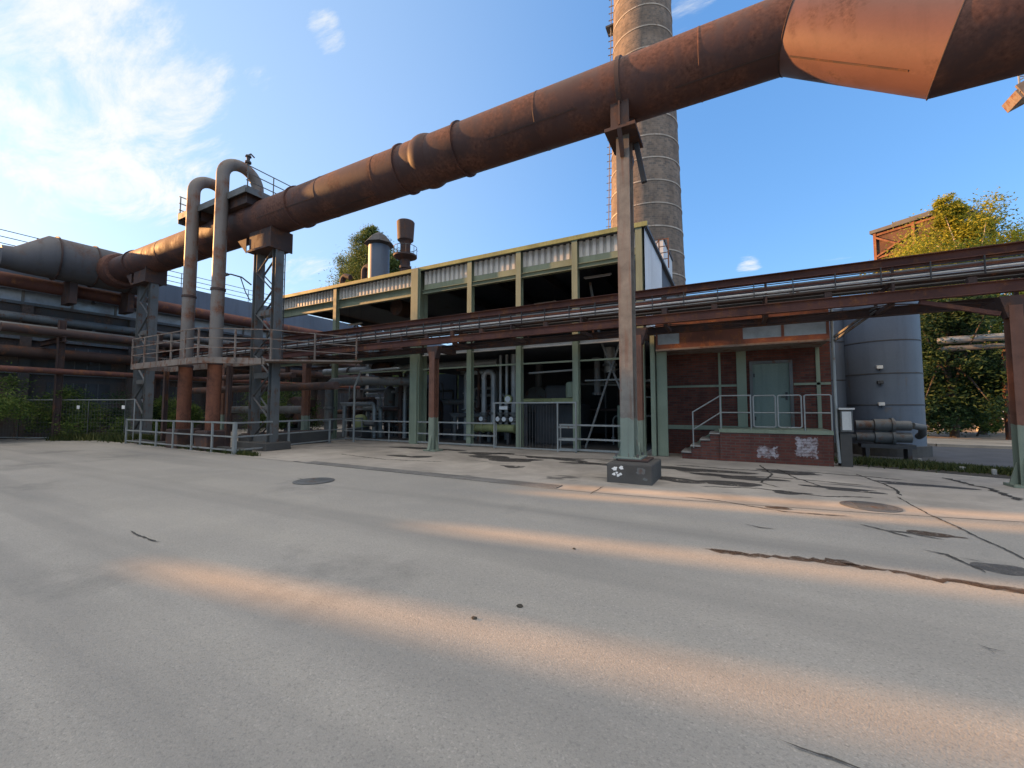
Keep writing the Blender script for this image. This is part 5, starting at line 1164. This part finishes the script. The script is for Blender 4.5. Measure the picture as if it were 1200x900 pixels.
def lobe(d, lo, hi):
    v = N.new('ShaderNodeVectorMath'); v.operation = 'DOT_PRODUCT'; nt.links.new(tc.outputs['Generated'], v.inputs[0]); v.inputs[1].default_value = Vector(d).normalized()
    m_ = N.new('ShaderNodeMapRange'); m_.interpolation_type = 'SMOOTHSTEP'; nt.links.new(v.outputs['Value'], m_.inputs[0]); m_.inputs[1].default_value = math.cos(R(lo)); m_.inputs[2].default_value = math.cos(R(hi)); return m_.outputs[0]
LOBES = [((-0.8495, 0.1709, 0.4991), 19, 7, 1.0), ((-0.8691, 0.2836, 0.4052), 9, 3, 1.0), ((-0.7877, 0.2291, 0.5719), 8, 3, 0.9), ((-0.6054, 0.4542, 0.6536), 3.2, 0.2, 0.85), ((-0.7099, 0.4045, 0.5766), 3.0, 0.2, 0.7), ((-0.2745, 0.8031, 0.5288), 3, 0.2, 0.75), ((0.0382, 0.9581, 0.284), 2.2, 0.2, 0.85), ((-0.0486, 0.7279, 0.6839), 5, 0.5, 0.72), ((0.1726, 0.9392, 0.2969), 4, 0.5, 0.55), ((-0.8052, 0.5498, 0.2224), 10, 2, 0.75), ((0.1844, 0.873, 0.4515), 3, 1, 0.5), ((-0.044, 0.8872, 0.4593), 2, 0.3, 0.5)]
cov = None
for d, a, b_, g in LOBES:
    l = wn('MULTIPLY', lobe(d, a, b_), g); cov = l if cov is None else wn('MAXIMUM', cov, l)
thr = wn('ADD', wn('MULTIPLY', cov, .46), nz.outputs['Fac'])
mr = N.new('ShaderNodeMapRange'); mr.interpolation_type = 'SMOOTHSTEP'; nt.links.new(thr, mr.inputs[0]); mr.inputs[1].default_value = .80; mr.inputs[2].default_value = 1.08
mxc = N.new('ShaderNodeMix'); mxc.data_type = 'RGBA'; nt.links.new(wn('MULTIPLY', mr.outputs[0], .85), mxc.inputs[0]); 
gm = N.new('ShaderNodeGamma'); gm.inputs['Gamma'].default_value = .56; nt.links.new(sky.outputs[0], gm.inputs['Color'])
hs = N.new('ShaderNodeHueSaturation'); hs.inputs['Saturation'].default_value = 1.42; hs.inputs['Value'].default_value = 1.0; nt.links.new(gm.outputs[0], hs.inputs['Color'])
tint = N.new('ShaderNodeMix'); tint.data_type = 'RGBA'; tint.blend_type = 'MULTIPLY'; tint.inputs[0].default_value = 1; tint.inputs[7].default_value = (.82, 1.02, 1.30, 1); nt.links.new(hs.outputs[0], tint.inputs[6])
glow = N.new('ShaderNodeMix'); glow.data_type = 'RGBA'; nt.links.new(wn('MULTIPLY', lobe((-.96, -.135, .24), 88, 20), .38), glow.inputs[0]); nt.links.new(tint.outputs[2], glow.inputs[6]); glow.inputs[7].default_value = (1.75, 2.05, 2.15, 1)
nt.links.new(glow.outputs[2], mxc.inputs[6]); mxc.inputs[7].default_value = (2.45, 2.4, 2.2, 1)
# unseen bright lobe added overhead and behind the camera to lift ambient light
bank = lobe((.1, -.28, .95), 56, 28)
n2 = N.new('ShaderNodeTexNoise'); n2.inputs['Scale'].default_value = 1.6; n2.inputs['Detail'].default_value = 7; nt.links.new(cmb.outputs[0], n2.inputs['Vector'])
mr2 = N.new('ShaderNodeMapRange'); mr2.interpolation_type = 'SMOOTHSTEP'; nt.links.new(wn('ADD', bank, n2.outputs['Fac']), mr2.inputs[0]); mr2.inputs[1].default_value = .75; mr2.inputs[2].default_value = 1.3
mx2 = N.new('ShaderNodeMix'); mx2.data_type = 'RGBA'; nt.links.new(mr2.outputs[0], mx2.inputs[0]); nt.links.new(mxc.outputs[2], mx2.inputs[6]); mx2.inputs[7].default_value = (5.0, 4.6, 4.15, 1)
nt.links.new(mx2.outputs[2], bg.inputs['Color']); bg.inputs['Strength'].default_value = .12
s = bpy.data.lights.new('sun', 'SUN'); s.energy = 3.9; s.angle = R(.8); s.color = (1, .48, .16)
so = bpy.data.objects.new('sun', s); COL.objects.link(so)
sd = Vector((math.sin(R(SUN_AZ)) * math.cos(R(SUN_EL)), math.cos(R(SUN_AZ)) * math.cos(R(SUN_EL)), math.sin(R(SUN_EL))))
so.rotation_euler = sd.to_track_quat('Z', 'Y').to_euler(); so.location = (-60, -10, 40)
cam = bpy.data.cameras.new('camera'); co = bpy.data.objects.new('camera', cam); COL.objects.link(co); scene.camera = co
cam.sensor_width = 36; cam.lens = 483 / 1200 * 36; cam.clip_end = 2000; cam.clip_start = .05
co.location = (0, 0, 1.6); co.rotation_euler = (R(90) + math.atan(28 / 483), 0, R(28))
vs = scene.view_settings; vs.view_transform = 'Standard'; vs.look = 'None'; vs.gamma = 1; vs.exposure = 1.88
scene.render.resolution_x = 1024; scene.render.resolution_y = 768
